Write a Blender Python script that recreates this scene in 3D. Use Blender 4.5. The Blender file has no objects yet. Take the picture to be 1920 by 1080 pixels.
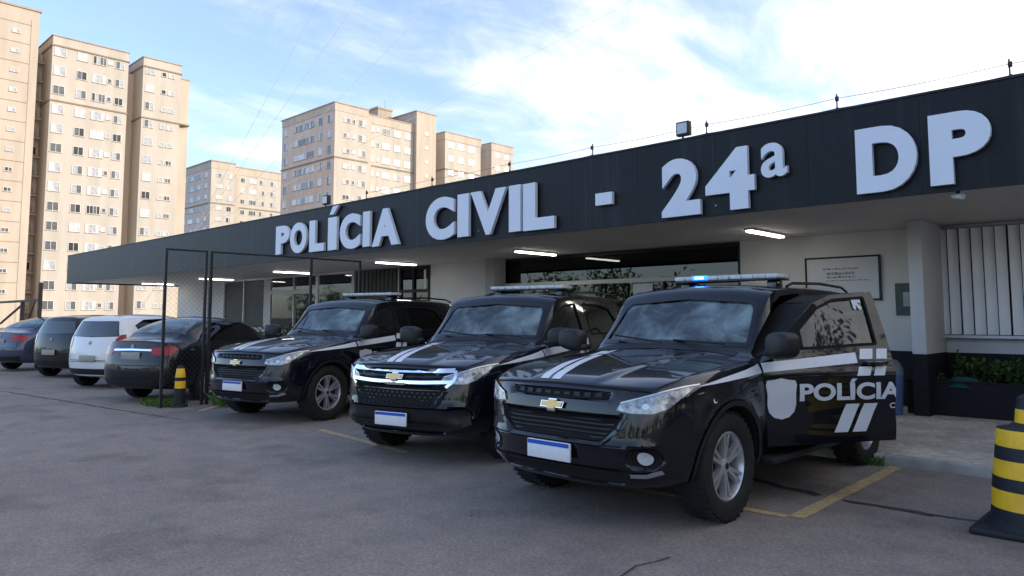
import bpy, bmesh, math, random
from mathutils import Vector, Matrix
from mathutils.bvhtree import BVHTree

R = math.radians
rng = random.Random(7)
scene = bpy.context.scene
COL = scene.collection

# ------------------------------------------------------------------ camera
cam_d = bpy.data.cameras.new("camera")
cam = bpy.data.objects.new("camera", cam_d)
COL.objects.link(cam)
cam.location = (0, 0, 1.45)
cam.rotation_euler = (R(90 + 4.764), 0, R(43.844))
cam_d.sensor_width = 36.0
cam_d.lens = 36.0 * 1380 / 1920
cam_d.shift_y = -60 / 1920
cam_d.clip_start = 0.05
cam_d.clip_end = 3000
scene.camera = cam

# ------------------------------------------------------------------ light
SUN_EL, SUN_AZ = 13.0, 46.0            # azimuth measured from +Y towards +X
world = bpy.data.worlds.new("World")
scene.world = world
world.use_nodes = True
wn, wl = world.node_tree.nodes, world.node_tree.links
wn.clear()
out = wn.new("ShaderNodeOutputWorld")
bg = wn.new("ShaderNodeBackground")
sky = wn.new("ShaderNodeTexSky")
sky.sky_type = 'NISHITA'
sky.sun_disc = False
sky.sun_elevation = R(SUN_EL)
sky.sun_rotation = R(SUN_AZ)
sky.air_density = 1.0
sky.dust_density = 0.6
sky.ozone_density = 1.6
tc = wn.new("ShaderNodeTexCoord")
sep = wn.new("ShaderNodeSeparateXYZ")
wl.new(tc.outputs["Generated"], sep.inputs[0])
def wmath(op, a, b=None, c=None):
    n = wn.new("ShaderNodeMath"); n.operation = op
    for i, v in enumerate((a, b, c)):
        if v is None: continue
        if isinstance(v, (int, float)): n.inputs[i].default_value = v
        else: wl.new(v, n.inputs[i])
    return n.outputs[0]
zc = wmath('ADD', wmath('MAXIMUM', sep.outputs[2], 0.0), 0.16)
px = wmath('DIVIDE', sep.outputs[0], zc)
py = wmath('DIVIDE', sep.outputs[1], zc)
comb = wn.new("ShaderNodeCombineXYZ")
wl.new(px, comb.inputs[0]); wl.new(py, comb.inputs[1])
def wnoise(scale, detail, rough, dist, offs):
    m = wn.new("ShaderNodeMapping"); m.inputs["Location"].default_value = offs
    m.inputs["Rotation"].default_value = (0, 0, R(35)); m.inputs["Scale"].default_value = (1.0, 0.55, 1)
    wl.new(comb.outputs[0], m.inputs[0])
    n = wn.new("ShaderNodeTexNoise"); n.inputs["Scale"].default_value = scale
    n.inputs["Detail"].default_value = detail; n.inputs["Roughness"].default_value = rough
    n.inputs["Distortion"].default_value = dist
    wl.new(m.outputs[0], n.inputs["Vector"])
    return n.outputs["Fac"]
big = wnoise(0.9, 9, 0.58, 0.5, (1.3, 4.2, 0))
fine = wnoise(4.5, 8, 0.6, 0.9, (7.1, 0.4, 0))
# the cloud sheet thickens towards the sun side of the sky (to the right)
side = wmath('ADD', wmath('MULTIPLY', sep.outputs[0], 0.50), wmath('MULTIPLY', sep.outputs[1], 0.42))
cov = wmath('ADD', wmath('ADD', wmath('MULTIPLY', big, 1.25), wmath('MULTIPLY', fine, 0.35)), wmath('MULTIPLY', side, 0.62))
cov = wmath('ADD', cov, wmath('MULTIPLY', sep.outputs[2], -0.25))
hz = wmath('POWER', wmath('SUBTRACT', 1.0, wmath('MINIMUM', wmath('MAXIMUM', sep.outputs[2], 0.0), 1.0)), 7.0)
cov = wmath('ADD', cov, wmath('MULTIPLY', hz, 0.16))      # thicker air low down
mr = wn.new("ShaderNodeMapRange"); mr.interpolation_type = 'SMOOTHSTEP'
mr.inputs["From Min"].default_value = 0.56; mr.inputs["From Max"].default_value = 1.02
mr.inputs["To Min"].default_value = 0.06; mr.inputs["To Max"].default_value = 0.97
wl.new(cov, mr.inputs["Value"])
mix = wn.new("ShaderNodeMix"); mix.data_type = 'RGBA'
wl.new(mr.outputs[0], mix.inputs["Factor"])
gain = wn.new("ShaderNodeMix"); gain.data_type = 'RGBA'; gain.blend_type = 'MULTIPLY'
gain.inputs["Factor"].default_value = 1.0
wl.new(sky.outputs[0], gain.inputs[6]); gain.inputs[7].default_value = (1.05, 1.02, 1.14, 1)
low = wn.new("ShaderNodeMix"); low.data_type = 'RGBA'; low.blend_type = 'MULTIPLY'
wl.new(wmath('MULTIPLY', hz, 0.75), low.inputs["Factor"]); wl.new(gain.outputs[2], low.inputs[6]); low.inputs[7].default_value = (0.34, 0.48, 0.80, 1)
wl.new(low.outputs[2], mix.inputs[6])
cl = wn.new("ShaderNodeValToRGB")        # cloud: greyer undersides, bright tops
cl.color_ramp.elements[0].position = 0.34; cl.color_ramp.elements[0].color = (0.50, 0.58, 0.68, 1)
cl.color_ramp.elements[1].position = 0.64; cl.color_ramp.elements[1].color = (1.0, 1.0, 1.0, 1)
wl.new(wmath('ADD', wmath('MULTIPLY', big, 0.5), wmath('MULTIPLY', fine, 0.5)), cl.inputs[0])
cg = wn.new("ShaderNodeMix"); cg.data_type = 'RGBA'; cg.blend_type = 'MULTIPLY'; cg.inputs["Factor"].default_value = 1.0
wl.new(cl.outputs[0], cg.inputs[6]); cg.inputs[7].default_value = (5.2, 4.85, 4.55, 1)
wl.new(cg.outputs[2], mix.inputs[7])
wl.new(mix.outputs[2], bg.inputs["Color"])
bg.inputs["Strength"].default_value = 0.15
wl.new(bg.outputs[0], out.inputs["Surface"])

sun_d = bpy.data.lights.new("sun", 'SUN')
sun = bpy.data.objects.new("sun", sun_d)
COL.objects.link(sun)
sun_d.energy = 2.0
sun_d.angle = R(0.5)
sun_d.color = (1.0, 0.90, 0.76)
sv = Vector((math.sin(R(SUN_AZ)) * math.cos(R(SUN_EL)), math.cos(R(SUN_AZ)) * math.cos(R(SUN_EL)), math.sin(R(SUN_EL))))
sun.rotation_euler = sv.to_track_quat('Z', 'Y').to_euler()

scene.view_settings.view_transform = 'Standard'
scene.view_settings.look = 'None'
scene.view_settings.exposure = 1.28
scene.view_settings.gamma = 1.0
scene.view_settings.use_curve_mapping = False
scene.cycles.use_denoising = True
scene.cycles.max_bounces = 8
scene.cycles.caustics_reflective = False
scene.cycles.caustics_refractive = False
scene.cycles.transparent_max_bounces = 24

# ------------------------------------------------------------------ materials
MATS = {}
def new_mat(name):
    m = bpy.data.materials.new(name); m.use_nodes = True
    MATS[name] = m
    return m, m.node_tree.nodes, m.node_tree.links, m.node_tree.nodes["Principled BSDF"]
def pbr(name, col, rough=0.5, metal=0.0, var=0.0, scale=4.0, bump=0.0, bscale=60.0, coat=0.0, ior=1.45, emit=None, estr=0.0, rvar=0.0):
    m, n, l, b = new_mat(name)
    b.inputs["Base Color"].default_value = (*col, 1)
    b.inputs["Roughness"].default_value = rough
    b.inputs["Metallic"].default_value = metal
    b.inputs["IOR"].default_value = ior
    b.inputs["Coat Weight"].default_value = coat
    b.inputs["Coat Roughness"].default_value = 0.04
    if coat >= 1.0: b.inputs["Specular IOR Level"].default_value = 0.12
    if emit:
        b.inputs["Emission Color"].default_value = (*emit, 1); b.inputs["Emission Strength"].default_value = estr
    if var or rvar:
        t = n.new("ShaderNodeTexCoord")
        nz = n.new("ShaderNodeTexNoise"); nz.inputs["Scale"].default_value = scale; nz.inputs["Detail"].default_value = 8
        nz.inputs["Roughness"].default_value = 0.62
        l.new(t.outputs["Object"], nz.inputs["Vector"])
        if var:
            mx = n.new("ShaderNodeMix"); mx.data_type = 'RGBA'
            mx.inputs[6].default_value = (*[c * (1 - var) for c in col], 1)
            mx.inputs[7].default_value = (*[min(1, c * (1 + var)) for c in col], 1)
            rp = n.new("ShaderNodeMapRange"); rp.inputs["From Min"].default_value = 0.3; rp.inputs["From Max"].default_value = 0.7
            l.new(nz.outputs["Fac"], rp.inputs["Value"]); l.new(rp.outputs[0], mx.inputs["Factor"])
            l.new(mx.outputs[2], b.inputs["Base Color"])
        if rvar:
            r2 = n.new("ShaderNodeMapRange"); r2.inputs["From Min"].default_value = 0.3; r2.inputs["From Max"].default_value = 0.7
            r2.inputs["To Min"].default_value = max(0, rough - rvar); r2.inputs["To Max"].default_value = rough + rvar
            l.new(nz.outputs["Fac"], r2.inputs["Value"]); l.new(r2.outputs[0], b.inputs["Roughness"])
    if bump:
        t = n.new("ShaderNodeTexCoord")
        nb = n.new("ShaderNodeTexNoise"); nb.inputs["Scale"].default_value = bscale; nb.inputs["Detail"].default_value = 6
        l.new(t.outputs["Object"], nb.inputs["Vector"])
        bp = n.new("ShaderNodeBump"); bp.inputs["Strength"].default_value = bump; bp.inputs["Distance"].default_value = 0.02
        l.new(nb.outputs["Fac"], bp.inputs["Height"]); l.new(bp.outputs[0], b.inputs["Normal"])
    return m
def glass(name, tint, ior=1.6, rough=0.02, film=(0, 0, 0), refl_mottle=0.0):
    m, n, l, b = new_mat(name)
    n.remove(b)
    o = n["Material Output"]
    tr = n.new("ShaderNodeBsdfTransparent"); tr.inputs[0].default_value = (*tint, 1)
    gl = n.new("ShaderNodeBsdfGlossy"); gl.inputs["Roughness"].default_value = rough
    gl.inputs["Color"].default_value = (0.95, 1.0, 1.0, 1)
    df = n.new("ShaderNodeBsdfDiffuse"); df.inputs[0].default_value = (*film, 1)
    if refl_mottle:      # pale mottling painted into the film in place of reflections
        t = n.new("ShaderNodeTexCoord"); nz = n.new("ShaderNodeTexNoise"); nz.inputs["Scale"].default_value = refl_mottle
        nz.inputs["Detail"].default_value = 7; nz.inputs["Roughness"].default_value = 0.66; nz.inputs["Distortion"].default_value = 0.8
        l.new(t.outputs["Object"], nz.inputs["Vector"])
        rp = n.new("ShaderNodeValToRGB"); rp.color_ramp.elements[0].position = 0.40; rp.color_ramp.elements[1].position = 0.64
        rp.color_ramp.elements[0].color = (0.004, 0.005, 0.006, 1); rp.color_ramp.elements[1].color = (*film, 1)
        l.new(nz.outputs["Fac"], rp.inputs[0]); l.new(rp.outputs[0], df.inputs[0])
    fr = n.new("ShaderNodeFresnel"); fr.inputs[0].default_value = ior
    ad = n.new("ShaderNodeAddShader"); l.new(tr.outputs[0], ad.inputs[0]); l.new(df.outputs[0], ad.inputs[1])
    mx = n.new("ShaderNodeMixShader")
    l.new(fr.outputs[0], mx.inputs[0]); l.new(ad.outputs[0], mx.inputs[1]); l.new(gl.outputs[0], mx.inputs[2])
    l.new(mx.outputs[0], o.inputs[0])
    return m

pbr("paint_black", (0.004, 0.005, 0.009), 0.25, coat=1.0, ior=1.5, rvar=0.06, scale=3)
pbr("paint_white", (0.78, 0.80, 0.83), 0.3, coat=1.0)
pbr("paint_graphite", (0.018, 0.017, 0.018), 0.3, coat=1.0)
pbr("paint_steel_blue", (0.06, 0.075, 0.13), 0.3, 0.3, coat=1.0)
pbr("paint_dark", (0.006, 0.007, 0.011), 0.28, coat=1.0)
pbr("black_plastic", (0.012, 0.013, 0.015), 0.5, var=0.2, scale=20)
pbr("gloss_black", (0.006, 0.006, 0.007), 0.15, coat=0.6)
pbr("matte_black", (0.004, 0.004, 0.004), 0.9)
pbr("rubber", (0.012, 0.012, 0.012), 0.75, var=0.3, scale=14, bump=0.2, bscale=90)
pbr("alloy", (0.58, 0.59, 0.62), 0.32, 0.7, var=0.15, scale=12)
pbr("alloy_dark", (0.03, 0.03, 0.032), 0.4, 0.6)
pbr("chrome", (0.86, 0.87, 0.90), 0.08, 1.0)
pbr("cable_grey", (0.30, 0.32, 0.36), 0.6)
pbr("silver_trim", (0.55, 0.57, 0.60), 0.25, 0.9)
pbr("gold", (0.83, 0.55, 0.22), 0.35, 0.35)
pbr("decal_white", (0.74, 0.77, 0.83), 0.35, var=0.04, scale=3)
pbr("decal_grey", (0.60, 0.63, 0.68), 0.4, var=0.04, scale=3)
pbr("plate_white", (0.78, 0.80, 0.82), 0.4, var=0.04, scale=20)
pbr("plate_blue", (0.02, 0.09, 0.50), 0.4)
pbr("plate_grey", (0.34, 0.34, 0.31), 0.5, var=0.2, scale=40)
pbr("seat_cloth", (0.07, 0.07, 0.075), 0.85, var=0.2, scale=30)
pbr("interior", (0.10, 0.10, 0.10), 0.85)
pbr("dash", (0.05, 0.05, 0.052), 0.65)
pbr("lamp_red", (0.36, 0.010, 0.014), 0.15, coat=1.0)
pbr("lamp_clear", (0.38, 0.40, 0.43), 0.16, 0.3, var=0.75, scale=22, coat=1.0)
pbr("lens_white", (0.62, 0.63, 0.62), 0.25, var=0.25, scale=18, coat=0.5)
pbr("led_blue", (0.05, 0.25, 0.95), 0.3, emit=(0.006, 0.06, 1.0), estr=4.0)
pbr("led_core", (0.6, 0.8, 1.0), 0.3, emit=(0.10, 0.36, 1.0), estr=5.0)
glass("windscreen_glass", (0.60, 0.68, 0.68), 2.0, 0.015, (0.19, 0.255, 0.26), 2.4)  # mottled teal film colour stands in for reflections on the windscreen
glass("side_glass", (0.10, 0.075, 0.08), 1.6, 0.02)
glass("door_glass", (0.36, 0.42, 0.43), 1.75, 0.02, (0.01, 0.013, 0.013))
glass("tinted_glass", (0.015, 0.017, 0.02), 1.75, 0.03)
glass("dusty_rear_glass", (0.03, 0.035, 0.04), 2.0, 0.12, (0.02, 0.024, 0.026))
glass("sedan_rear_glass", (0.06, 0.07, 0.075), 2.0, 0.06, (0.16, 0.21, 0.22), 2.2)  # pale mottled film paints the bright sky reflection into the pane
glass("entrance_glass", (0.05, 0.055, 0.06), 1.55, 0.015)
glass("clear_glass", (0.86, 0.89, 0.90), 1.5, 0.02)
pbr("letter_white", (0.80, 0.83, 0.90), 0.45, var=0.03, scale=2)
pbr("letter_edge", (0.36, 0.38, 0.42), 0.5)
pbr("soffit_paint", (0.62, 0.58, 0.53), 0.8, var=0.07, scale=0.9, bump=0.05)
pbr("grey_render", (0.44, 0.45, 0.42), 0.85, var=0.1, scale=1.5)
pbr("dado_black", (0.006, 0.006, 0.008), 0.75, var=0.25, scale=4)
pbr("steel_dark", (0.022, 0.022, 0.026), 0.5, 0.3, var=0.25, scale=9)
pbr("wire_grey", (0.10, 0.10, 0.105), 0.5, 0.6)
pbr("rust_brown", (0.09, 0.062, 0.05), 0.7, var=0.35, scale=7)
pbr("aluminium", (0.52, 0.54, 0.55), 0.4, 0.6, var=0.08, scale=6)
pbr("frame_white", (0.66, 0.67, 0.66), 0.5, var=0.06, scale=5)
pbr("blind_white", (0.88, 0.89, 0.92), 0.7, var=0.05, scale=3)
pbr("shutter_dark", (0.055, 0.058, 0.056), 0.6, var=0.2, scale=3)
pbr("board_white", (0.60, 0.62, 0.66), 0.4, var=0.04, scale=5)
pbr("board_ink", (0.20, 0.21, 0.24), 0.6)
pbr("poster_green", (0.03, 0.045, 0.04), 0.35, var=0.4, scale=8)
pbr("poster_pale", (0.30, 0.36, 0.36), 0.4, var=0.2, scale=8)
pbr("planter_black", (0.006, 0.006, 0.008), 0.7, var=0.25, scale=5)
pbr("soil", (0.05, 0.035, 0.025), 0.95, var=0.4, scale=14)
pbr("bin_blue", (0.10, 0.15, 0.32), 0.45, var=0.1, scale=5)
pbr("bin_lid", (0.16, 0.22, 0.26), 0.4, var=0.1, scale=5)
pbr("basin_teal", (0.012, 0.10, 0.085), 0.45, var=0.2, scale=5)
pbr("cone_yellow", (0.98, 0.53, 0.02), 0.5, var=0.16, scale=9, bump=0.08)
pbr("cone_black", (0.016, 0.017, 0.022), 0.6, var=0.3, scale=9, bump=0.1)
pbr("line_paint", (0.52, 0.385, 0.20), 0.75, var=0.28, scale=14, bump=0.15, bscale=80)
pbr("tar", (0.055, 0.053, 0.052), 0.8, var=0.3, scale=20)
pbr("bark", (0.10, 0.075, 0.055), 0.9, var=0.35, scale=8, bump=0.4, bscale=18)
for i, c in enumerate(((0.05, 0.11, 0.02), (0.09, 0.16, 0.035), (0.03, 0.065, 0.015), (0.13, 0.20, 0.05))):
    pbr("leaf_%d" % i, c, 0.55, var=0.25, scale=6)
for i, c in enumerate(((0.62, 0.63, 0.62), (0.42, 0.43, 0.45), (0.13, 0.13, 0.14), (0.045, 0.042, 0.042))):
    pbr("pane_%d" % i, c, 0.16, var=0.25, scale=2.0, coat=0.4)
pbr("tube_light", (0.9, 0.9, 0.85), 0.4, emit=(1.0, 0.95, 0.84), estr=5.0)
pbr("flood_glass", (0.55, 0.58, 0.60), 0.2, var=0.2, scale=20, coat=1.0)

def tower_mat(name, col, band):
    """painted render with faint storey joints and rain streaks"""
    m, n, l, b = new_mat(name)
    t = n.new("ShaderNodeTexCoord")
    mp = n.new("ShaderNodeMapping"); mp.inputs["Scale"].default_value = (1, 1, 0.16); l.new(t.outputs["Object"], mp.inputs[0])
    nz = n.new("ShaderNodeTexNoise"); nz.inputs["Scale"].default_value = 0.7; nz.inputs["Detail"].default_value = 9
    l.new(mp.outputs[0], nz.inputs["Vector"])
    rp = n.new("ShaderNodeValToRGB")
    rp.color_ramp.elements[0].position = 0.30; rp.color_ramp.elements[0].color = (*[c * 0.84 for c in col], 1)
    rp.color_ramp.elements[1].position = 0.62; rp.color_ramp.elements[1].color = (*col, 1)
    l.new(nz.outputs["Fac"], rp.inputs[0])
    l.new(rp.outputs[0], b.inputs["Base Color"])
    b.inputs["Roughness"].default_value = 0.9
    return m
tower_mat("render_cream", (0.565, 0.51, 0.44), 0)
tower_mat("render_peach", (0.57, 0.485, 0.395), 0)
tower_mat("render_pink", (0.68, 0.56, 0.47), 0)
tower_mat("render_band", (0.30, 0.24, 0.17), 0)
tower_mat("render_roof", (0.46, 0.38, 0.30), 0)

def asphalt_mat():
    m, n, l, b = new_mat("asphalt")
    t = n.new("ShaderNodeTexCoord")
    def noise(scale, detail=6, rough=0.6):
        z = n.new("ShaderNodeTexNoise"); z.inputs["Scale"].default_value = scale
        z.inputs["Detail"].default_value = detail; z.inputs["Roughness"].default_value = rough
        l.new(t.outputs["Object"], z.inputs["Vector"]); return z.outputs["Fac"]
    big, mid, fine = noise(0.35, 7, 0.6), noise(2.6, 8, 0.7), noise(42, 3, 0.7)
    vo = n.new("ShaderNodeTexVoronoi"); vo.inputs["Scale"].default_value = 75
    l.new(t.outputs["Object"], vo.inputs["Vector"])
    def ramp(f, a, c, pa=0.3, pc=0.7):
        r = n.new("ShaderNodeValToRGB"); r.color_ramp.elements[0].position = pa; r.color_ramp.elements[1].position = pc
        r.color_ramp.elements[0].color = (*a, 1); r.color_ramp.elements[1].color = (*c, 1); l.new(f, r.inputs[0]); return r.outputs[0]
    def mult(a, c, f=1.0):
        x = n.new("ShaderNodeMix"); x.data_type = 'RGBA'; x.blend_type = 'MULTIPLY'; x.inputs["Factor"].default_value = f
        l.new(a, x.inputs[6]); l.new(c, x.inputs[7]); return x.outputs[2]
    base = ramp(big, (0.250, 0.213, 0.182), (0.315, 0.268, 0.230), 0.32, 0.68)
    c = mult(base, ramp(mid, (0.80, 0.80, 0.82), (1.10, 1.08, 1.05), 0.34, 0.66))
    c = mult(c, ramp(fine, (0.74, 0.74, 0.75), (1.22, 1.21, 1.20), 0.34, 0.68))
    c = mult(c, ramp(vo.outputs["Color"], (0.84, 0.84, 0.85), (1.13, 1.12, 1.11), 0.1, 0.9))
    ol = noise(0.8, 5, 0.55)
    c = mult(c, ramp(ol, (0.74, 0.73, 0.72), (1, 1, 1), 0.36, 0.46))
    # a few dark pits
    v2 = n.new("ShaderNodeTexVoronoi"); v2.inputs["Scale"].default_value = 2.3; l.new(t.outputs["Object"], v2.inputs["Vector"])
    c = mult(c, ramp(v2.outputs["Distance"], (0.35, 0.34, 0.34), (1, 1, 1), 0.018, 0.045))
    l.new(c, b.inputs["Base Color"]); b.inputs["Roughness"].default_value = 0.82
    bp = n.new("ShaderNodeBump"); bp.inputs["Strength"].default_value = 0.45; bp.inputs["Distance"].default_value = 0.012
    l.new(fine, bp.inputs["Height"]); l.new(bp.outputs[0], b.inputs["Normal"])
asphalt_mat()
def pavement_mat():
    m, n, l, b = new_mat("pavement_stone")
    t = n.new("ShaderNodeTexCoord")
    vo = n.new("ShaderNodeTexVoronoi"); vo.inputs["Scale"].default_value = 17
    nz = n.new("ShaderNodeTexNoise"); nz.inputs["Scale"].default_value = 1.6; nz.inputs["Detail"].default_value = 8
    l.new(t.outputs["Object"], vo.inputs["Vector"]); l.new(t.outputs["Object"], nz.inputs["Vector"])
    r = n.new("ShaderNodeValToRGB"); r.color_ramp.elements[0].color = (0.54, 0.465, 0.39, 1); r.color_ramp.elements[1].color = (0.84, 0.755, 0.66, 1)
    l.new(vo.outputs["Color"], r.inputs[0])
    r2 = n.new("ShaderNodeValToRGB"); r2.color_ramp.elements[0].position = 0.35; r2.color_ramp.elements[1].position = 0.65
    r2.color_ramp.elements[0].color = (0.75, 0.74, 0.72, 1); r2.color_ramp.elements[1].color = (1.1, 1.08, 1.05, 1)
    l.new(nz.outputs["Fac"], r2.inputs[0])
    x = n.new("ShaderNodeMix"); x.data_type = 'RGBA'; x.blend_type = 'MULTIPLY'; x.inputs["Factor"].default_value = 1
    l.new(r.outputs[0], x.inputs[6]); l.new(r2.outputs[0], x.inputs[7]); l.new(x.outputs[2], b.inputs["Base Color"])
    b.inputs["Roughness"].default_value = 0.9
    bp = n.new("ShaderNodeBump"); bp.inputs["Strength"].default_value = 0.5; bp.inputs["Distance"].default_value = 0.01
    l.new(vo.outputs["Distance"], bp.inputs["Height"]); l.new(bp.outputs[0], b.inputs["Normal"])
pavement_mat()
pbr("kerb_concrete", (0.48, 0.46, 0.43), 0.9, var=0.25, scale=6, bump=0.2)
def wall_mat():
    m, n, l, b = new_mat("wall_paint")
    t = n.new("ShaderNodeTexCoord")
    nz = n.new("ShaderNodeTexNoise"); nz.inputs["Scale"].default_value = 1.1; nz.inputs["Detail"].default_value = 9; nz.inputs["Roughness"].default_value = 0.65
    l.new(t.outputs["Object"], nz.inputs["Vector"])
    r = n.new("ShaderNodeValToRGB"); r.color_ramp.elements[0].position = 0.3; r.color_ramp.elements[1].position = 0.7
    r.color_ramp.elements[0].color = (0.62, 0.62, 0.61, 1); r.color_ramp.elements[1].color = (0.72, 0.72, 0.72, 1)
    l.new(nz.outputs["Fac"], r.inputs[0]); l.new(r.outputs[0], b.inputs["Base Color"])
    b.inputs["Roughness"].default_value = 0.75
wall_mat()
def fascia_mat():
    """slate blue-grey tiles: fine joints, tile to tile tone"""
    m, n, l, b = new_mat("fascia_slate")
    t = n.new("ShaderNodeTexCoord")
    mp = n.new("ShaderNodeMapping"); mp.inputs["Rotation"].default_value = (R(90), 0, 0); l.new(t.outputs["Object"], mp.inputs[0])
    br = n.new("ShaderNodeTexBrick"); br.offset = 0.0
    br.inputs["Color1"].default_value = (0.006, 0.008, 0.011, 1); br.inputs["Color2"].default_value = (0.008, 0.010, 0.014, 1)
    br.inputs["Mortar"].default_value = (0.005, 0.006, 0.008, 1)
    br.inputs["Scale"].default_value = 1.0; br.inputs["Mortar Size"].default_value = 0.006
    br.inputs["Brick Width"].default_value = 0.10; br.inputs["Row Height"].default_value = 0.10
    l.new(mp.outputs[0], br.inputs["Vector"])
    nz = n.new("ShaderNodeTexNoise"); nz.inputs["Scale"].default_value = 0.8; nz.inputs["Detail"].default_value = 8
    l.new(t.outputs["Object"], nz.inputs["Vector"])
    r = n.new("ShaderNodeValToRGB"); r.color_ramp.elements[0].position = 0.3; r.color_ramp.elements[1].position = 0.7
    r.color_ramp.elements[0].color = (0.82, 0.82, 0.82, 1); r.color_ramp.elements[1].color = (1.15, 1.15, 1.15, 1)
    l.new(nz.outputs["Fac"], r.inputs[0])
    x = n.new("ShaderNodeMix"); x.data_type = 'RGBA'; x.blend_type = 'MULTIPLY'; x.inputs["Factor"].default_value = 1
    l.new(br.outputs["Color"], x.inputs[6]); l.new(r.outputs[0], x.inputs[7])
    m2 = n.new("ShaderNodeMapping"); m2.inputs["Scale"].default_value = (9, 9, 0.5); l.new(t.outputs["Object"], m2.inputs[0])
    n2 = n.new("ShaderNodeTexNoise"); n2.inputs["Scale"].default_value = 1.0; n2.inputs["Detail"].default_value = 6; l.new(m2.outputs[0], n2.inputs["Vector"])
    r2 = n.new("ShaderNodeValToRGB"); r2.color_ramp.elements[0].position = 0.56; r2.color_ramp.elements[1].position = 0.78
    r2.color_ramp.elements[0].color = (0, 0, 0, 1); r2.color_ramp.elements[1].color = (0.016, 0.017, 0.018, 1); l.new(n2.outputs["Fac"], r2.inputs[0])
    x2 = n.new("ShaderNodeMix"); x2.data_type = 'RGBA'; x2.blend_type = 'ADD'; x2.inputs["Factor"].default_value = 1
    l.new(x.outputs[2], x2.inputs[6]); l.new(r2.outputs[0], x2.inputs[7]); l.new(x2.outputs[2], b.inputs["Base Color"])
    b.inputs["Roughness"].default_value = 0.48
    b.inputs["IOR"].default_value = 1.33
fascia_mat()

# ------------------------------------------------------------------ helpers
class MB:
    """collects shapes, then links them as ONE mesh object"""
    def __init__(s): s.v = []; s.f = []; s.m = []
    def add(s, vs, fs, mi=0, M=None):
        o = len(s.v)
        s.v += [tuple(M @ Vector(p)) if M else tuple(p) for p in vs]
        s.f += [tuple(i + o for i in f) for f in fs]; s.m += [mi] * len(fs)
    def box(s, x0, x1, y0, y1, z0, z1, mi=0, M=None):
        s.add([(x0, y0, z0), (x1, y0, z0), (x1, y1, z0), (x0, y1, z0), (x0, y0, z1), (x1, y0, z1), (x1, y1, z1), (x0, y1, z1)],
              [(0, 3, 2, 1), (4, 5, 6, 7), (0, 1, 5, 4), (1, 2, 6, 5), (2, 3, 7, 6), (3, 0, 4, 7)], mi, M)
    def rbox(s, x0, x1, y0, y1, z0, z1, b=0.02, mi=0, M=None, seg=2):
        bm = bmesh.new()
        bmesh.ops.create_cube(bm, size=1)
        for v in bm.verts:
            v.co = Vector(((x0 + x1) / 2 + v.co.x * (x1 - x0), (y0 + y1) / 2 + v.co.y * (y1 - y0), (z0 + z1) / 2 + v.co.z * (z1 - z0)))
        bmesh.ops.bevel(bm, geom=bm.edges[:], offset=b, segments=seg, affect='EDGES', profile=0.5)
        s.bm(bm, mi, M)
    def bm(s, bm, mi=0, M=None):
        bm.verts.index_update()
        s.add([v.co.copy() for v in bm.verts], [[v.index for v in f.verts] for f in bm.faces], mi, M)
        bm.free()
    def tube(s, p, q, r, n=8, mi=0, r2=None):
        p, q = Vector(p), Vector(q); d = q - p
        if d.length < 1e-6: return
        u = d.normalized().orthogonal().normalized(); w = d.normalized().cross(u); r2 = r if r2 is None else r2
        vs = [p + (u * math.cos(a) + w * math.sin(a)) * r for a in (2 * math.pi * i / n for i in range(n))]
        vs += [q + (u * math.cos(a) + w * math.sin(a)) * r2 for a in (2 * math.pi * i / n for i in range(n))]
        s.add(vs, [(i, (i + 1) % n, n + (i + 1) % n, n + i) for i in range(n)] + [tuple(range(n))[::-1], tuple(range(n, 2 * n))], mi)
    def path(s, pts, r, n=6, mi=0):
        for a, b in zip(pts, pts[1:]): s.tube(a, b, r, n, mi)
    def lathe(s, prof, n=32, mi=0, M=None, mis=None):
        """profile of (radius, height) about z"""
        vs = []; fs = []; k = len(prof)
        for i in range(n):
            a = 2 * math.pi * i / n
            vs += [(r * math.cos(a), r * math.sin(a), z) for r, z in prof]
        for j in range(k - 1):
            ff = [(i * k + j, ((i + 1) % n) * k + j, ((i + 1) % n) * k + j + 1, i * k + j + 1) for i in range(n)]
            s.add([], [], mi)
            o = len(s.v)
            fs.append((ff, mis[j] if mis else mi))
        o = len(s.v)
        s.v += [tuple(M @ Vector(p)) if M else p for p in vs]
        for ff, m_ in fs:
            s.f += [tuple(i + o for i in f) for f in ff]; s.m += [m_] * len(ff)
    def prism(s, poly, axis, a, b, mi=0, M=None):
        """2-D polygon extruded along an axis between a and b"""
        def P(u, v, t): return {'x': (t, u, v), 'y': (u, t, v), 'z': (u, v, t)}[axis]
        n = len(poly)
        vs = [P(u, v, a) for u, v in poly] + [P(u, v, b) for u, v in poly]
        s.add(vs, [tuple(range(n))[::-1], tuple(range(n, 2 * n))] + [(i, (i + 1) % n, n + (i + 1) % n, n + i) for i in range(n)], mi, M)
    def mesh(s, name, mats, smooth=None):
        me = bpy.data.meshes.new(name)
        me.from_pydata(s.v, [], s.f)
        for m in mats: me.materials.append(MATS[m])
        for p, i in zip(me.polygons, s.m): p.material_index = min(i, len(mats) - 1)
        bm = bmesh.new(); bm.from_mesh(me); bmesh.ops.recalc_face_normals(bm, faces=bm.faces[:]); bm.to_mesh(me); bm.free()
        if smooth is not None: shade(me, smooth)
        me.update(); return me
    def build(s, name, mats, parent=None, smooth=None, loc=None):
        if isinstance(mats, str): mats = [mats]
        return link(name, s.mesh(name, mats, smooth), parent, loc)
def shade(me, deg):
    me.polygons.foreach_set("use_smooth", [True] * len(me.polygons))
    me.set_sharp_from_angle(angle=R(deg))
def link(name, me, parent=None, loc=None):
    o = bpy.data.objects.new(name, me); COL.objects.link(o)
    if parent: o.parent = parent
    if loc: o.location = loc
    return o
def tag(o, label=None, cat=None, group=None, kind=None):
    for k, v in (("label", label), ("category", cat), ("group", group), ("kind", kind)):
        if v: o[k] = v
    return o
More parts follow.
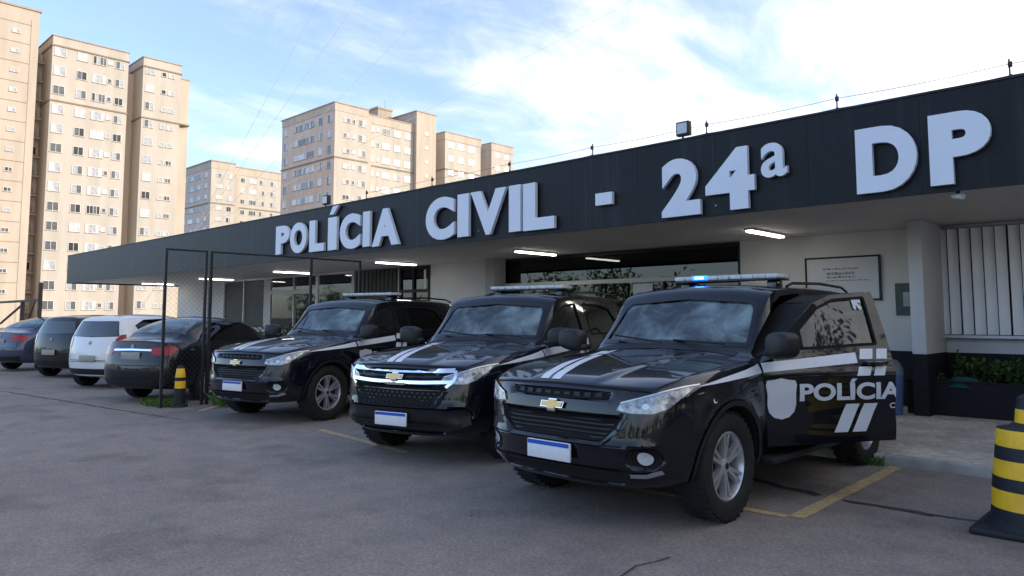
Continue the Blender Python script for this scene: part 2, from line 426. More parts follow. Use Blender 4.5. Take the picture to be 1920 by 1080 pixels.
def thing(name, label, cat, loc=(0, 0, 0), rz=0.0, group=None):
    o = bpy.data.objects.new(name, None); COL.objects.link(o)
    o.empty_display_size = 0.2
    o.location = loc; o.rotation_euler = (0, 0, rz)
    return tag(o, label, cat, group)
def copy_tree(o, parent=None):
    c = o.copy(); COL.objects.link(c)
    if parent: c.parent = parent
    for ch in list(o.children): copy_tree(ch, c)
    return c
def lerp_table(t, z):
    if z <= t[0][0]: return t[0][1]
    for (a, ya), (b, yb) in zip(t, t[1:]):
        if z <= b: return ya + (yb - ya) * (z - a) / (b - a)
    return t[-1][1]
def text_mesh(body, bold=0.0, extrude=0.0):
    c = bpy.data.curves.new("lettering", 'FONT'); c.body = body; c.size = 1.0
    c.offset = bold; c.extrude = extrude; c.resolution_u = 6
    o = bpy.data.objects.new("lettering", c); COL.objects.link(o)
    dg = bpy.context.evaluated_depsgraph_get(); dg.update()
    me = bpy.data.meshes.new_from_object(o.evaluated_get(dg))
    bpy.data.objects.remove(o); bpy.data.curves.remove(c)
    return me
def evaluated(o):
    dg = bpy.context.evaluated_depsgraph_get(); dg.update()
    return bpy.data.meshes.new_from_object(o.evaluated_get(dg))
def boolean(me, cutter, op='DIFFERENCE'):
    """cut one mesh with another, keeping the cutter's own material on the new faces; a cut that
    comes out empty or inside out is tried again with the cutter shifted by a fraction of a millimetre"""
    def vol(m):
        bm = bmesh.new(); bm.from_mesh(m); v = bm.calc_volume(); bm.free(); return v
    v0, jr = vol(me), random.Random(5)
    for n in range(8):
        a = bpy.data.objects.new("tmp_a", me); b = bpy.data.objects.new("tmp_b", cutter)
        COL.objects.link(a); COL.objects.link(b)
        if n: b.location = [jr.uniform(-.0007, .0007) for _ in range(3)]; b.rotation_euler = [jr.uniform(-.0004, .0004) for _ in range(3)]
        m = a.modifiers.new("b", 'BOOLEAN'); m.operation = op; m.object = b; m.solver = 'EXACT'
        m.material_mode = 'TRANSFER'
        r = evaluated(a)
        bpy.data.objects.remove(a); bpy.data.objects.remove(b)
        v = vol(r)
        if (op == 'DIFFERENCE' and .4 * v0 < v <= v0 * 1.0001) or (op != 'DIFFERENCE' and v > 1e-4): break
    return r
def prism_mesh(poly, axis, a, b, mat="matte_black"):
    k = MB(); k.prism(poly, axis, a, b); return k.mesh("cutter", [mat])
def grow(poly, d):
    """move a polygon's corners out from its middle by about d"""
    cx = sum(p[0] for p in poly) / len(poly); cy = sum(p[1] for p in poly) / len(poly)
    r = []
    for x, y in poly:
        l = math.hypot(x - cx, y - cy)
        r.append((cx + (x - cx) * (l + d) / l, cy + (y - cy) * (l + d) / l))
    return r

# --- car body surface: profiles of 11 points from under the middle round to the roof's middle
def loft(front, yf, dyf, stations, rear, yr, dyr, kf, kr, creases=(), level=2):
    idx = {}; vs = []; fs = []
    def vi(p):
        k = tuple(round(c, 5) + 0.0 for c in p)
        if k not in idx: idx[k] = len(vs); vs.append(k)
        return idx[k]
    def face(ps):
        a = [vi(p) for p in ps]; b = [vi((-p[0], p[1], p[2])) for p in ps][::-1]
        for q in (a, b):
            q2 = [x for i, x in enumerate(q) if x != q[i - 1]]
            if len(set(q2)) >= 3: fs.append(q2)
    F = [(x, lerp_table(yf, z) + dyf(x), z) for x, z in front]
    B = [(x, lerp_table(yr, z) - dyr(x), z) for x, z in rear]
    rows = [F] + [[(x, y, z) for x, z in pr] for y, pr in stations] + [B]
    for a, b in zip(rows, rows[1:]):
        for i in range(10): face([a[i], b[i], b[i + 1], a[i + 1]])
    for P, k, T, dy, sg in ((F, kf, yf, dyf, 1), (B, kr, yr, dyr, -1)):
        top = P[k:]; fr = [p[0] / top[0][0] for p in top]
        g = []
        for r in range(1, k):
            x, z = P[r][0], P[r][2]
            zt = [z + (top[c][2] - top[0][2]) * (r / k) * 0.5 for c in range(len(fr))]
            g.append([(x * f, lerp_table(T, zz) + sg * dy(x * f), zz) if f < 1 else P[r] for f, zz in zip(fr, zt)])
        g.append(top)
        for a, b in zip(g, g[1:]):
            for c in range(len(fr) - 1): face([a[c], a[c + 1], b[c + 1], b[c]] if sg < 0 else [a[c + 1], a[c], b[c], b[c + 1]])
        face(([P[0]] + g[0][::-1]) if sg > 0 else (g[0] + [P[0]]))
    me = bpy.data.meshes.new("body"); me.from_pydata(vs, [], fs)
    bm = bmesh.new(); bm.from_mesh(me); bmesh.ops.recalc_face_normals(bm, faces=bm.faces[:]); bm.to_mesh(me); bm.free()
    if creases:
        want = {}
        for r0, r1, i0, i1, w in creases:       # rows r0..r1 of the profile lines i0..i1 keep an edge
            for r in range(r0, r1 + 1):
                for i in range(i0, i1 + 1):
                    for r2, i2 in ((r + 1, i), (r, i + 1)):
                        if r2 > r1 or i2 > i1: continue
                        for sg in (1, -1):
                            p, q = rows[r][i], rows[r2][i2]
                            ka = idx.get(tuple(round(v, 5) + 0.0 for v in (sg * p[0], p[1], p[2]))); kb = idx.get(tuple(round(v, 5) + 0.0 for v in (sg * q[0], q[1], q[2])))
                            if ka is not None and kb is not None: want[frozenset((ka, kb))] = w
        at = me.attributes.new("crease_edge", 'FLOAT', 'EDGE')
        for e in me.edges: at.data[e.index].value = want.get(frozenset(e.vertices), 0.0)
    o = bpy.data.objects.new("tmp", me); COL.objects.link(o)
    s = o.modifiers.new("s", 'SUBSURF'); s.levels = level; s.render_levels = level
    r = evaluated(o); bpy.data.objects.remove(o)
    return r
def bvh_of(me):
    return BVHTree.FromPolygons([v.co.copy() for v in me.vertices], [tuple(p.vertices) for p in me.polygons])
AX = {'l': (Vector((3, 0, 0)), Vector((-1, 0, 0)), lambda u, v: Vector((0, u, v))),
      'r': (Vector((-3, 0, 0)), Vector((1, 0, 0)), lambda u, v: Vector((0, u, v))),
      'f': (Vector((0, -6, 0)), Vector((0, 1, 0)), lambda u, v: Vector((u, 0, v))),
      'b': (Vector((0, 9, 0)), Vector((0, -1, 0)), lambda u, v: Vector((u, 0, v))),
      't': (Vector((0, 0, 5)), Vector((0, 0, -1)), lambda u, v: Vector((u, v, 0)))}
class Skin:
    """lays flat outlines onto a body surface (decals, lamps, panes), each a few mm proud of it"""
    def __init__(s, me): s.bvh = bvh_of(me)
    def lay(s, bm, axis, off, cell):
        us = [v.co.x for v in bm.verts]; ws = [v.co.y for v in bm.verts]
        for lo, hi, nrm, k in ((min(us), max(us), (1, 0, 0), 0), (min(ws), max(ws), (0, 1, 0), 1)):
            t = math.ceil(lo / cell) * cell
            while t < hi:
                co = (t, 0, 0) if k == 0 else (0, t, 0)
                bmesh.ops.bisect_plane(bm, geom=bm.verts[:] + bm.edges[:] + bm.faces[:], plane_co=co, plane_no=nrm, dist=1e-5)
                t += cell
        o0, d, f = AX[axis]; dead = []
        for v in bm.verts:
            h, nrm, _, _ = s.bvh.ray_cast(o0 + f(v.co.x, v.co.y), d)
            if h is None: dead.append(v)
            else:
                if nrm.dot(d) > 0: nrm = -nrm
                v.co = h + nrm * off
        if dead: bmesh.ops.delete(bm, geom=dead, context='VERTS')
        bmesh.ops.recalc_face_normals(bm, faces=bm.faces[:])
        s1 = sum((f_.normal.dot(d) for f_ in bm.faces))
        if s1 > 0: bmesh.ops.reverse_faces(bm, faces=bm.faces[:])
        return bm
    def poly(s, mb, poly, axis, off=0.004, cell=0.05, mi=0, thick=0.0):
        bm = bmesh.new()
        bm.faces.new([bm.verts.new((u, v, 0)) for u, v in poly])
        bmesh.ops.triangulate(bm, faces=bm.faces[:])
        s.lay(bm, axis, off, cell)
        if thick:
            r = bmesh.ops.extrude_face_region(bm, geom=bm.faces[:])
            for v in [e for e in r["geom"] if isinstance(e, bmesh.types.BMVert)]: v.co += AX[axis][1] * thick
        mb.bm(bm, mi)
    def strip(s, mb, pts, w, axis, off=0.004, cell=0.05, mi=0, thick=0.0):
        for (a, b), (c, d) in zip(pts, pts[1:]):
            l = math.hypot(c - a, d - b); nx, ny = -(d - b) / l * w / 2, (c - a) / l * w / 2
            s.poly(mb, [(a + nx, b + ny), (a - nx, b - ny), (c - nx, d - ny), (c + nx, d + ny)], axis, off, cell, mi, thick)
    def text(s, mb, body, u0, u1, v0, v1, axis, bold=0.02, off=0.005, cell=0.04, slant=0.0, clip=None, mi=0):
        me = text_mesh(body, bold)
        bm = bmesh.new(); bm.from_mesh(me)
        xs = [v.co.x for v in bm.verts]; ys = [v.co.y for v in bm.verts]
        x0, x1, y0, y1 = min(xs), max(xs), min(ys), max(ys)
        for v in bm.verts:
            t = (v.co.y - y0) / (y1 - y0)
            v.co = Vector((u0 + (v.co.x - x0) / (x1 - x0) * (u1 - u0) + slant * t, v0 + t * (v1 - v0), 0))
        if clip is not None:
            bmesh.ops.bisect_plane(bm, geom=bm.verts[:] + bm.edges[:] + bm.faces[:], plane_co=(clip, 0, 0), plane_no=(1, 0, 0), clear_outer=True)
        s.lay(bm, axis, off, cell)
        mb.bm(bm, mi)

# ------------------------------------------------------------------ wheels
def wheel_meshes(Rt, wt, rr, spokes, tyre_mat="rubber"):
    """axis along x, outer face at +x"""
    rot = Matrix.Rotation(R(90), 4, 'Y')
    t = MB(); h = wt / 2
    t.lathe([(rr, -h * .8), (rr + .02, -h * .94), (Rt * .86, -h), (Rt * .955, -h * .93), (Rt * .99, -h * .72), (Rt, -h * .4), (Rt, h * .4), (Rt * .99, h * .72),
             (Rt * .955, h * .93), (Rt * .86, h), (rr + .02, h * .94), (rr, h * .8)], 40, 0, rot)
    for i in range(40):      # tread blocks on the shoulders
        a = 2 * math.pi * i / 40
        for sx in (-1, 1):
            M = Matrix.Rotation(a, 4, 'X') @ Matrix.Translation((sx * h * .62, 0, Rt * .994))
            t.box(-h * .26, h * .26, -.014, .014, -.008, .006, 0, M)
    tm = t.mesh("tyre", [tyre_mat], 40)
    r = MB()
    r.lathe([(rr + .003, h * .78), (rr - .012, h * .82), (rr - .022, h * .70), (rr - .03, h * .1), (rr - .03, -h * .8)], 40, 0, rot)
    r.lathe([(0.001, h * .12), (rr - .03, h * .10)], 24, 1, rot)
    for i in range(spokes):
        a = 2 * math.pi * i / spokes
        for d in (-.13, .13):
            M = Matrix.Rotation(a + d, 4, 'X')
            k = [(h * .30, -.017, .045), (h * .30, .017, .045), (h * .62, -.013, .05), (h * .62, .013, .05),
                 (h * .42, -.016, rr - .02), (h * .42, .016, rr - .02), (h * .76, -.012, rr - .018), (h * .76, .012, rr - .018)]
            r.add(k, [(0, 1, 3, 2), (4, 6, 7, 5), (0, 4, 5, 1), (2, 3, 7, 6), (0, 2, 6, 4), (1, 5, 7, 3)], 0, M)
    r.lathe([(0.001, h * .72), (.032, h * .70), (.06, h * .60), (.064, h * .25)], 20, 0, rot)
    r.lathe([(0.001, h * .735), (.024, h * .73)], 16, 1, rot)
    rm = r.mesh("rim", ["alloy", "alloy_dark"], 35)
    return tm, rm
def put_wheel(parent, tm, rm, x, y, z, outer=1):
    w = bpy.data.objects.new("wheel", tm); COL.objects.link(w); w.parent = parent
    w.location = (x, y, z)
    if outer < 0: w.rotation_euler = (0, 0, math.pi)
    link("rim", rm, w)
    return w

# ------------------------------------------------------------------ police sport utility vehicle
def suv_skin():
    front = [(0, .28), (.68, .28), (.77, .38), (.80, .55), (.81, .72), (.80, .90), (.735, .965), (.57, .974), (.39, .980), (.2, .983), (0, .985)]
    yf = [(.28, -.78), (.38, -.86), (.50, -.895), (.60, -.895), (.72, -.88), (.84, -.87), (.92, -.85), (.955, -.825), (.985, -.80)]
    dyf = lambda x: .05 * (x / .8) ** 2 + .13 * (x / .8) ** 4
    st = [
     (-.50, [(0, .26), (.79, .27), (.87, .36), (.905, .55), (.915, .75), (.912, .945), (.835, 1.025), (.63, 1.04), (.42, 1.048), (.22, 1.052), (0, 1.053)]),
     (-.12, [(0, .26), (.80, .27), (.89, .36), (.93, .55), (.945, .76), (.94, .995), (.868, 1.072), (.65, 1.09), (.43, 1.098), (.22, 1.103), (0, 1.105)]),
     (.36, [(0, .26), (.80, .27), (.89, .36), (.925, .55), (.945, .78), (.936, 1.025), (.875, 1.108), (.67, 1.125), (.45, 1.133), (.23, 1.137), (0, 1.138)]),
     (.58, [(0, .26), (.80, .27), (.89, .36), (.925, .55), (.945, .79), (.93, 1.0), (.875, 1.115), (.74, 1.135), (.52, 1.148), (.27, 1.158), (0, 1.16)]),
     (.70, [(0, .26), (.80, .27), (.89, .36), (.925, .55), (.945, .79), (.93, 1.01), (.88, 1.125), (.80, 1.175), (.68, 1.21), (.37, 1.228), (0, 1.235)]),
     (.92, [(0, .26), (.80, .27), (.89, .36), (.925, .55), (.945, .80), (.93, 1.035), (.885, 1.14), (.825, 1.30), (.762, 1.445), (.42, 1.478), (0, 1.49)]),
     (1.14, [(0, .26), (.80, .27), (.89, .36), (.925, .55), (.945, .80), (.93, 1.04), (.888, 1.15), (.82, 1.41), (.738, 1.665), (.42, 1.71), (0, 1.72)]),
     (1.40, [(0, .26), (.80, .27), (.89, .36), (.925, .55), (.945, .81), (.93, 1.05), (.89, 1.16), (.812, 1.44), (.722, 1.712), (.40, 1.754), (0, 1.763)]),
     (2.25, [(0, .26), (.80, .27), (.89, .36), (.925, .55), (.945, .82), (.93, 1.06), (.888, 1.175), (.806, 1.45), (.708, 1.724), (.39, 1.774), (0, 1.785)]),
     (3.05, [(0, .26), (.80, .27), (.89, .36), (.93, .55), (.95, .84), (.935, 1.08), (.885, 1.20), (.80, 1.46), (.69, 1.70), (.38, 1.764), (0, 1.776)]),
     (3.52, [(0, .27), (.79, .30), (.87, .38), (.91, .55), (.925, .84), (.915, 1.09), (.86, 1.22), (.78, 1.46), (.665, 1.665), (.36, 1.725), (0, 1.735)])]
    rear = [(0, .34), (.74, .34), (.82, .42), (.85, .56), (.86, .80), (.85, 1.05), (.80, 1.22), (.71, 1.45), (.59, 1.62), (.33, 1.682), (0, 1.70)]
    yr = [(.34, 3.90), (.5, 3.97), (.8, 3.96), (1.1, 3.93), (1.25, 3.88), (1.45, 3.77), (1.62, 3.66), (1.7, 3.62)]
    dyr = lambda x: .10 * (x / .85) ** 4
    me = loft(front, yf, dyf, st, rear, yr, dyr, 6, 8,
              [(0, 0, 6, 10, .75), (0, 0, 5, 6, .5), (0, 4, 6, 6, .45), (0, 1, 5, 5, .25), (6, 11, 8, 8, .6), (7, 7, 8, 10, .35), (5, 11, 6, 6, .3), (1, 11, 2, 2, .3), (12, 12, 8, 10, .5)], 3)
    sst = lambda e0, e1, x: (lambda t: t * t * (3 - 2 * t))(min(1, max(0, (x - e0) / (e1 - e0))))
    g = lambda x, w: math.exp(-(x / w) ** 2)
    for v in me.vertices:
        x, y, z = abs(v.co.x), v.co.y, v.co.z; sg = 1 if v.co.x > 0 else -1
        if y < -.45:          # nose: sunk grilles and fog lamp pockets, bumper ledge
            w = .42 + (z - .60) * .75
            low = sst(.585, .615, z) * (1 - sst(.755, .785, z)) * (1 - sst(w - .02, w + .03, x))
            up = sst(.875, .893, z) * (1 - sst(.925, .945, z)) * (1 - sst(.43, .48, x))
            fog = 1 - sst(.7, 1.05, math.hypot((x - .685) / .125, (z - .515) / .085))
            intake = sst(.315, .335, z) * (1 - sst(.41, .43, z)) * (1 - sst(.50, .58, x))
            v.co.y += .045 * low + .03 * up + .04 * fog + .03 * intake
            v.co.y -= .022 * g(z - .575, .03) * (1 - sst(.70, .80, x))
        if -.80 < y < .60 and z > .95:      # raised centre of the bonnet
            e = .30 + .14 * (y + .8) / 1.4
            v.co.z += .016 * (1 - sst(e - .03, e + .05, x)) * sst(-.80, -.70, y) * (1 - sst(.48, .6, y))
        if x > .80:
            for ay in (0, 2.845):            # flared arches
                r = math.hypot(y - ay, z - .388)
                if z > .34: v.co.x += sg * .022 * g(r - .47, .07)
            if .55 < y < 3.6 and z < 1.1:    # shoulder crease and scooped flank
                k_ = sst(.55, .8, y) * (1 - sst(3.2, 3.6, y))
                v.co.x += sg * k_ * (.010 * g(z - 1.0, .035) - .018 * g(z - .72, .12))
    return me

DOOR_F = [(.60, .45), (.555, .78), (.57, 1.10), (.72, 1.20), (.93, 1.395), (1.12, 1.57), (1.30, 1.638), (1.72, 1.668), (1.76, 1.20), (1.76, .46)]
WIN_F = [(.80, 1.195), (.98, 1.365), (1.15, 1.52), (1.32, 1.592), (1.62, 1.615), (1.635, 1.235)]
DOOR_R = [(1.785, .46), (1.785, 1.20), (1.745, 1.672), (2.30, 1.668), (2.70, 1.625), (2.98, 1.22), (2.95, .98), (2.62, .84), (2.44, .66), (2.36, .45)]
WIN_R = [(1.86, 1.24), (1.83, 1.618), (2.30, 1.612), (2.62, 1.565), (2.84, 1.25)]
WIN_Q = [(3.06, 1.25), (2.90, 1.53), (3.22, 1.535), (3.40, 1.45), (3.44, 1.28)]
SCREEN = [(-.72, 1.225), (-.665, 1.53), (-.61, 1.59), (0, 1.63), (.61, 1.59), (.665, 1.53), (.72, 1.225), (0, 1.235)]
REARWIN = [(-.62, 1.26), (-.55, 1.56), (.55, 1.56), (.62, 1.26)]
SM = {}
def suv_meshes():
    solid = suv_skin(); solid.materials.append(MATS["paint_black"])
    sk = Skin(solid); SM["skin"] = sk
    # hollow cabin
    cav = MB()
    pr = [(.60, .50, .80), (.66, 1.06, .79), (.93, 1.36, .70), (1.13, 1.57, .64), (1.40, 1.64, .62), (3.50, 1.62, .58), (3.62, 1.15, .74), (3.62, .50, .76)]
    n = len(pr)
    cav.add([(x, y, z) for y, z, x in pr] + [(-x, y, z) for y, z, x in pr],
            [tuple(range(n)), tuple(range(n, 2 * n))[::-1]] + [(i, n + i, n + (i + 1) % n, (i + 1) % n) for i in range(n)])
    shell = boolean(solid, cav.mesh("cutter", ["interior"]))
    body = shell
    for poly in (DOOR_R, DOOR_F): body = boolean(body, prism_mesh(poly, 'x', -1.4, 1.4, "matte_black"))
    body = boolean(body, prism_mesh(SCREEN, 'y', .45, 1.75, "interior"))
    body = boolean(body, prism_mesh(REARWIN, 'y', 3.0, 4.3, "interior"))
    body = boolean(body, prism_mesh(WIN_Q, 'x', -1.3, 1.3, "interior"))
    for y in (0, 2.845):
        for s in (-1, 1):
            c = [(y + .435 * math.cos(a), .388 + .435 * math.sin(a)) for a in (2 * math.pi * i / 40 for i in range(40))]
            body = boolean(body, prism_mesh(c, 'x', s * .52, s * 1.3, "matte_black"))
    shade(body, 32); SM["body"] = body
    for key, poly, win in (("df", DOOR_F, WIN_F), ("dr", DOOR_R, WIN_R)):
        for s, sd in ((1, 'l'), (-1, 'r')):
            d = boolean(shell, prism_mesh(grow(poly, -.006), 'x', s * .32, s * 1.38, "matte_black"), 'INTERSECT')
            d = boolean(d, prism_mesh(win, 'x', s * .2, s * 1.4, "matte_black"))
            if key == "dr":
                c = [(2.845 + .435 * math.cos(a), .388 + .435 * math.sin(a)) for a in (2 * math.pi * i / 40 for i in range(40))]
                d = boolean(d, prism_mesh(c, 'x', s * .52, s * 1.3, "matte_black"))
            shade(d, 32); SM[key + sd] = d
            k = MB(); sk.poly(k, grow(win, .015), sd, -.012, .08)
            SM[key + sd + "_glass"] = k.mesh("window_glass", ["door_glass" if key == "df" else "tinted_glass"], 60)
            k = MB()     # dark seal round the pane
            for a, b in zip(win, win[1:] + win[:1]): sk.strip(k, [a, b], .022, sd, .003, .1)
            if key == "df": sk.strip(k, [(.955, 1.20), (.96, 1.35)], .030, sd, .003, .1)
            SM[key + sd + "_seal"] = k.mesh("window_seal", ["matte_black"], 60)
            # handle: cup and bar
            k = MB(); y0 = 1.575 if key == "df" else 2.62
            z0 = 1.085 if key == "df" else 1.05
            sk.poly(k, [(y0 + .11 * math.cos(t), z0 + .038 * math.sin(t)) for t in (2 * math.pi * i / 20 for i in range(20))], sd, .003, .05)
            x = (.935) * s
            k.rbox(x - .02, x + .035 if s > 0 else x + .02, y0 - .095, y0 + .095, z0 - .013, z0 + .013, .01) if s > 0 else k.rbox(x - .035, x + .02, y0 - .095, y0 + .095, z0 - .013, z0 + .013, .01)
            SM[key + sd + "_handle"] = k.mesh("handle", ["gloss_black"], 40)
    # mirrors
    for s, sd in ((1, 'l'), (-1, 'r')):
        bm = bmesh.new(); bmesh.ops.create_uvsphere(bm, u_segments=24, v_segments=14, radius=1)
        for v in bm.verts:
            p = [math.copysign(abs(q) ** .55, q) for q in v.co]
            if p[1] > .62: p[1] = .62
            wd = 1 - .16 * max(0, p[0])
            v.co = Vector((s * (1.055 + p[0] * .135), (.66 + p[1] * .10), 1.235 + p[2] * .105 * wd + .012 * p[0]))
        bmesh.ops.recalc_face_normals(bm, faces=bm.faces[:])
        k = MB(); k.bm(bm)
        k.rbox(min(s * .86, s * .98), max(s * .86, s * .98), .61, .71, 1.145, 1.195, .018)
        k.add([(s * .95, .725, 1.16), (s * 1.15, .725, 1.165), (s * 1.15, .725, 1.31), (s * .95, .725, 1.305)], [(0, 1, 2, 3)], 1)
        SM["mirror" + sd] = k.mesh("mirror", ["black_plastic", "chrome"], 40)
        k = MB(); sk.poly(k, [(.60, 1.14), (.74, 1.205), (.94, 1.39), (1.13, 1.565), (1.165, 1.545), (.98, 1.375), (.805, 1.20), (.80, 1.165)], sd, .004, .05)
        SM["sail" + sd] = k.mesh("corner_trim", ["matte_black"], 60)
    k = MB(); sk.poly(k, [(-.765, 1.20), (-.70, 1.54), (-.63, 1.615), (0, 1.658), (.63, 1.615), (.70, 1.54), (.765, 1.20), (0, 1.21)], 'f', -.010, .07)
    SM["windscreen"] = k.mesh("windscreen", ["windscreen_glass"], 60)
    k = MB()             # black band round the windscreen and cowl
    sc = SCREEN
    for a, b in zip(sc, sc[1:] + sc[:1]): sk.strip(k, [a, b], .035, 'f', .003, .06)
    SM["screen_seal"] = k.mesh("windscreen_seal", ["gloss_black"], 60)
    k = MB(); sk.poly(k, [(-.68, .545), (-.68, .64), (-.5, .675), (0, .70), (.5, .675), (.68, .64), (.68, .545), (.5, .58), (0, .60), (-.5, .58)], 't', .003, .06)
    for i, (x0, x1) in enumerate(((-.62, .02), (.0, .62))):      # wipers
        a = Vector((x1 - .04, .60, 1.235)); b = Vector((x0 + .04, .70, 1.285 - .03 * (i == 1)))
        k.tube(a, b, .009, 6)
    SM["cowl"] = k.mesh("wiper_cowl", ["black_plastic"], 40)
    k = MB(); sk.poly(k, grow(REARWIN, .02), 'b', -.01, .1); SM["rear_glass"] = k.mesh("rear_window", ["tinted_glass"], 60)
    for s, sd in ((1, 'l'), (-1, 'r')):
        k = MB(); sk.poly(k, grow(WIN_Q, .02), sd, -.01, .1); SM["quarter" + sd] = k.mesh("quarter_window", ["tinted_glass"], 60)
    # panel gaps
    k = MB()
    for s in (-1, 1):
        sk.strip(k, [(s * .73, -.72), (s * .80, -.5), (s * .83, -.1), (s * .845, .3), (s * .85, .62)], .010, 't', .0015, .05)
    sk.strip(k, [(-.72, .945), (-.5, .962), (0, .975), (.5, .962), (.72, .945)], .012, 'f', .002, .05)
    for s, sd in ((1, 'l'), (-1, 'r')):
        sk.strip(k, [(-.46, .92), (-.47, .72)], .008, sd, .0015, .05)
    SM["gaps"] = k.mesh("panel_gap", ["matte_black"], 60)
    # wheel arch lips and sill steps
    for y, kk in ((0, "f"), (2.845, "r")):
        for s, sd in ((1, 'l'), (-1, 'r')):
            k = MB(); pts = [(y + .452 * math.cos(t), .388 + .452 * math.sin(t)) for t in (R(-8 + i * 196 / 22) for i in range(23))]
            sk.strip(k, pts, .034, sd, .012, .06, 0)
            SM["arch" + kk + sd] = k.mesh("arch_trim", ["black_plastic"], 60)
    for s, sd in ((1, 'l'), (-1, 'r')):
        k = MB(); k.rbox(min(s * .78, s * 1.0), max(s * .78, s * 1.0), .56, 2.28, .325, .385, .02)
        SM["step" + sd] = k.mesh("side_step", ["black_plastic"], 40)
    # roof rails
    for s, sd in ((1, 'l'), (-1, 'r')):
        k = MB(); pts = [Vector((s * .635, 1.70, 1.735)), Vector((s * .63, 1.84, 1.768)), Vector((s * .625, 2.5, 1.785)), Vector((s * .62, 3.1, 1.765)), Vector((s * .61, 3.28, 1.72))]
        k.path(pts, .014, 8)
        SM["rail" + sd] = k.mesh("roof_rail", ["gloss_black"], 50)
    # headlights
    HL = [(.52, .822), (.62, .806), (.74, .806), (.82, .842), (.868, .915), (.888, .985), (.85, .972), (.76, .937), (.64, .897), (.545, .868)]
    for s, sd in ((1, 'l'), (-1, 'r')):
        k = MB()
        sk.poly(k, [(s * x, z) for x, z in HL], 'f', .010, .03, 0)
        sk.poly(k, [(s * (x), z) for x, z in grow(HL, .016)], 'f', .004, .04, 1)
        for cx, cz in ((.70, .852), (.80, .895)):
            sk.poly(k, [(s * (cx + .021 * math.cos(t)), cz + .021 * math.sin(t)) for t in (2 * math.pi * i / 16 for i in range(16))], 'f', .014, .03, 2)
        sk.strip(k, [(s * .545, .870), (s * .64, .898), (s * .76, .938), (s * .85, .973), (s * .886, .985)], .010, 'f', .016, .03, 2)
        SM["head" + sd] = k.mesh("headlight", ["lamp_clear", "gloss_black", "silver_trim"], 50)
        k = MB()
        sk.poly(k, [(s * .56, .47), (s * .60, .56), (s * .76, .575), (s * .785, .50), (s * .74, .44)], 'f', .004, .05, 1)
        sk.poly(k, [(s * (.685 + .046 * math.cos(t)), .515 + .046 * math.sin(t)) for t in (2 * math.pi * i / 18 for i in range(18))], 'f', .016, .04, 0)
        SM["fog" + sd] = k.mesh("fog_light", ["flood_glass", "matte_black"], 50)
        k = MB(); sk.poly(k, [(s * .70, 1.20), (s * .80, 1.16), (s * .845, .98), (s * .82, .88), (s * .70, .90)], 'b', .006, .04)
        SM["tail" + sd] = k.mesh("tail_light", ["lamp_red"], 50)
    # grilles: A plain black twin opening, B broad chrome bars
    k = MB()
    sk.poly(k, [(-.46, .925), (-.30, .935), (0, .94), (.30, .935), (.46, .925), (.43, .885), (0, .872), (-.43, .885)], 'f', .004, .05, 0)
    for i in range(9):
        x = -.36 + i * .09; sk.poly(k, [(x - .026, .89), (x + .026, .89), (x + .026, .925), (x - .026, .925)], 'f', .010, .06, 1)
    sk.poly(k, [(-.56, .765), (0, .775), (.56, .765), (.52, .69), (.41, .605), (-.41, .605), (-.52, .69)], 'f', .004, .05, 0)
    for i, z in enumerate((.745, .715, .685, .655, .625)):
        w = .53 - .028 * i; sk.strip(k, [(-w, z), (0, z + .006), (w, z)], .011, 'f', .012, .06, 1)
    sk.strip(k, [(-.585, .80), (-.57, .765), (-.53, .685), (-.42, .588), (.42, .588), (.53, .685), (.57, .765), (.585, .80)], .020, 'f', .009, .05, 2)
    SM["grilleA"] = k.mesh("grille", ["matte_black", "alloy_dark", "gloss_black"], 50)
    k = MB()
    sk.poly(k, [(-.60, .93), (0, .945), (.60, .93), (.58, .74), (-.58, .74)], 'f', .004, .05, 0)
    sk.strip(k, [(-.64, .93), (-.3, .918), (0, .915), (.3, .918), (.64, .93)], .040, 'f', .018, .05, 1)
    sk.strip(k, [(-.635, .825), (-.3, .812), (0, .808), (.3, .812), (.635, .825)], .032, 'f', .020, .05, 1)
    for s in (-1, 1): sk.strip(k, [(s * .645, .93), (s * .655, .88), (s * .635, .825), (s * .575, .775)], .028, 'f', .016, .04, 1)
    sk.strip(k, [(-.55, .868), (0, .862), (.55, .868)], .010, 'f', .012, .05, 2)
    sk.poly(k, [(-.60, .735), (0, .728), (.60, .735), (.50, .575), (-.50, .575)], 'f', .005, .05, 0)
    for j in range(4):
        for i in range(-8, 9):
            x = i * .062 + (.031 if j % 2 else 0); z = .705 - j * .036
            if abs(x) < .50 - j * .02: sk.poly(k, [(x + .022 * math.cos(t), z + .012 * math.sin(t)) for t in (2 * math.pi * q / 6 for q in range(6))], 'f', .010, .1, 2)
    SM["grilleB"] = k.mesh("grille", ["matte_black", "chrome", "alloy_dark"], 50)
    # bumper mouldings
    k = MB()
    sk.poly(k, [(-.62, .42), (.62, .42), (.52, .325), (-.52, .325)], 'f', .004, .05, 0)
    sk.strip(k, [(-.52, .40), (0, .405), (.52, .40)], .014, 'f', .012, .06, 1)
    sk.strip(k, [(-.80, .60), (-.62, .585), (.62, .585), (.80, .60)], .010, 'f', .002, .05, 0)
    for s in (-1, 1): sk.strip(k, [(s * .60, .395), (s * .70, .40), (s * .78, .43)], .026, 'f', .012, .05, 2)
    SM["bumperA"] = k.mesh("bumper_moulding", ["matte_black", "alloy_dark", "silver_trim"], 50)
    k = MB()
    sk.poly(k, [(-.76, .57), (.76, .57), (.78, .43), (.6, .36), (-.6, .36), (-.78, .43)], 'f', .022, .05, 0)
    sk.strip(k, [(-.70, .425), (.70, .425)], .012, 'f', .03, .06, 1)
    SM["bumperB"] = k.mesh("bumper_moulding", ["black_plastic", "alloy_dark"], 50)
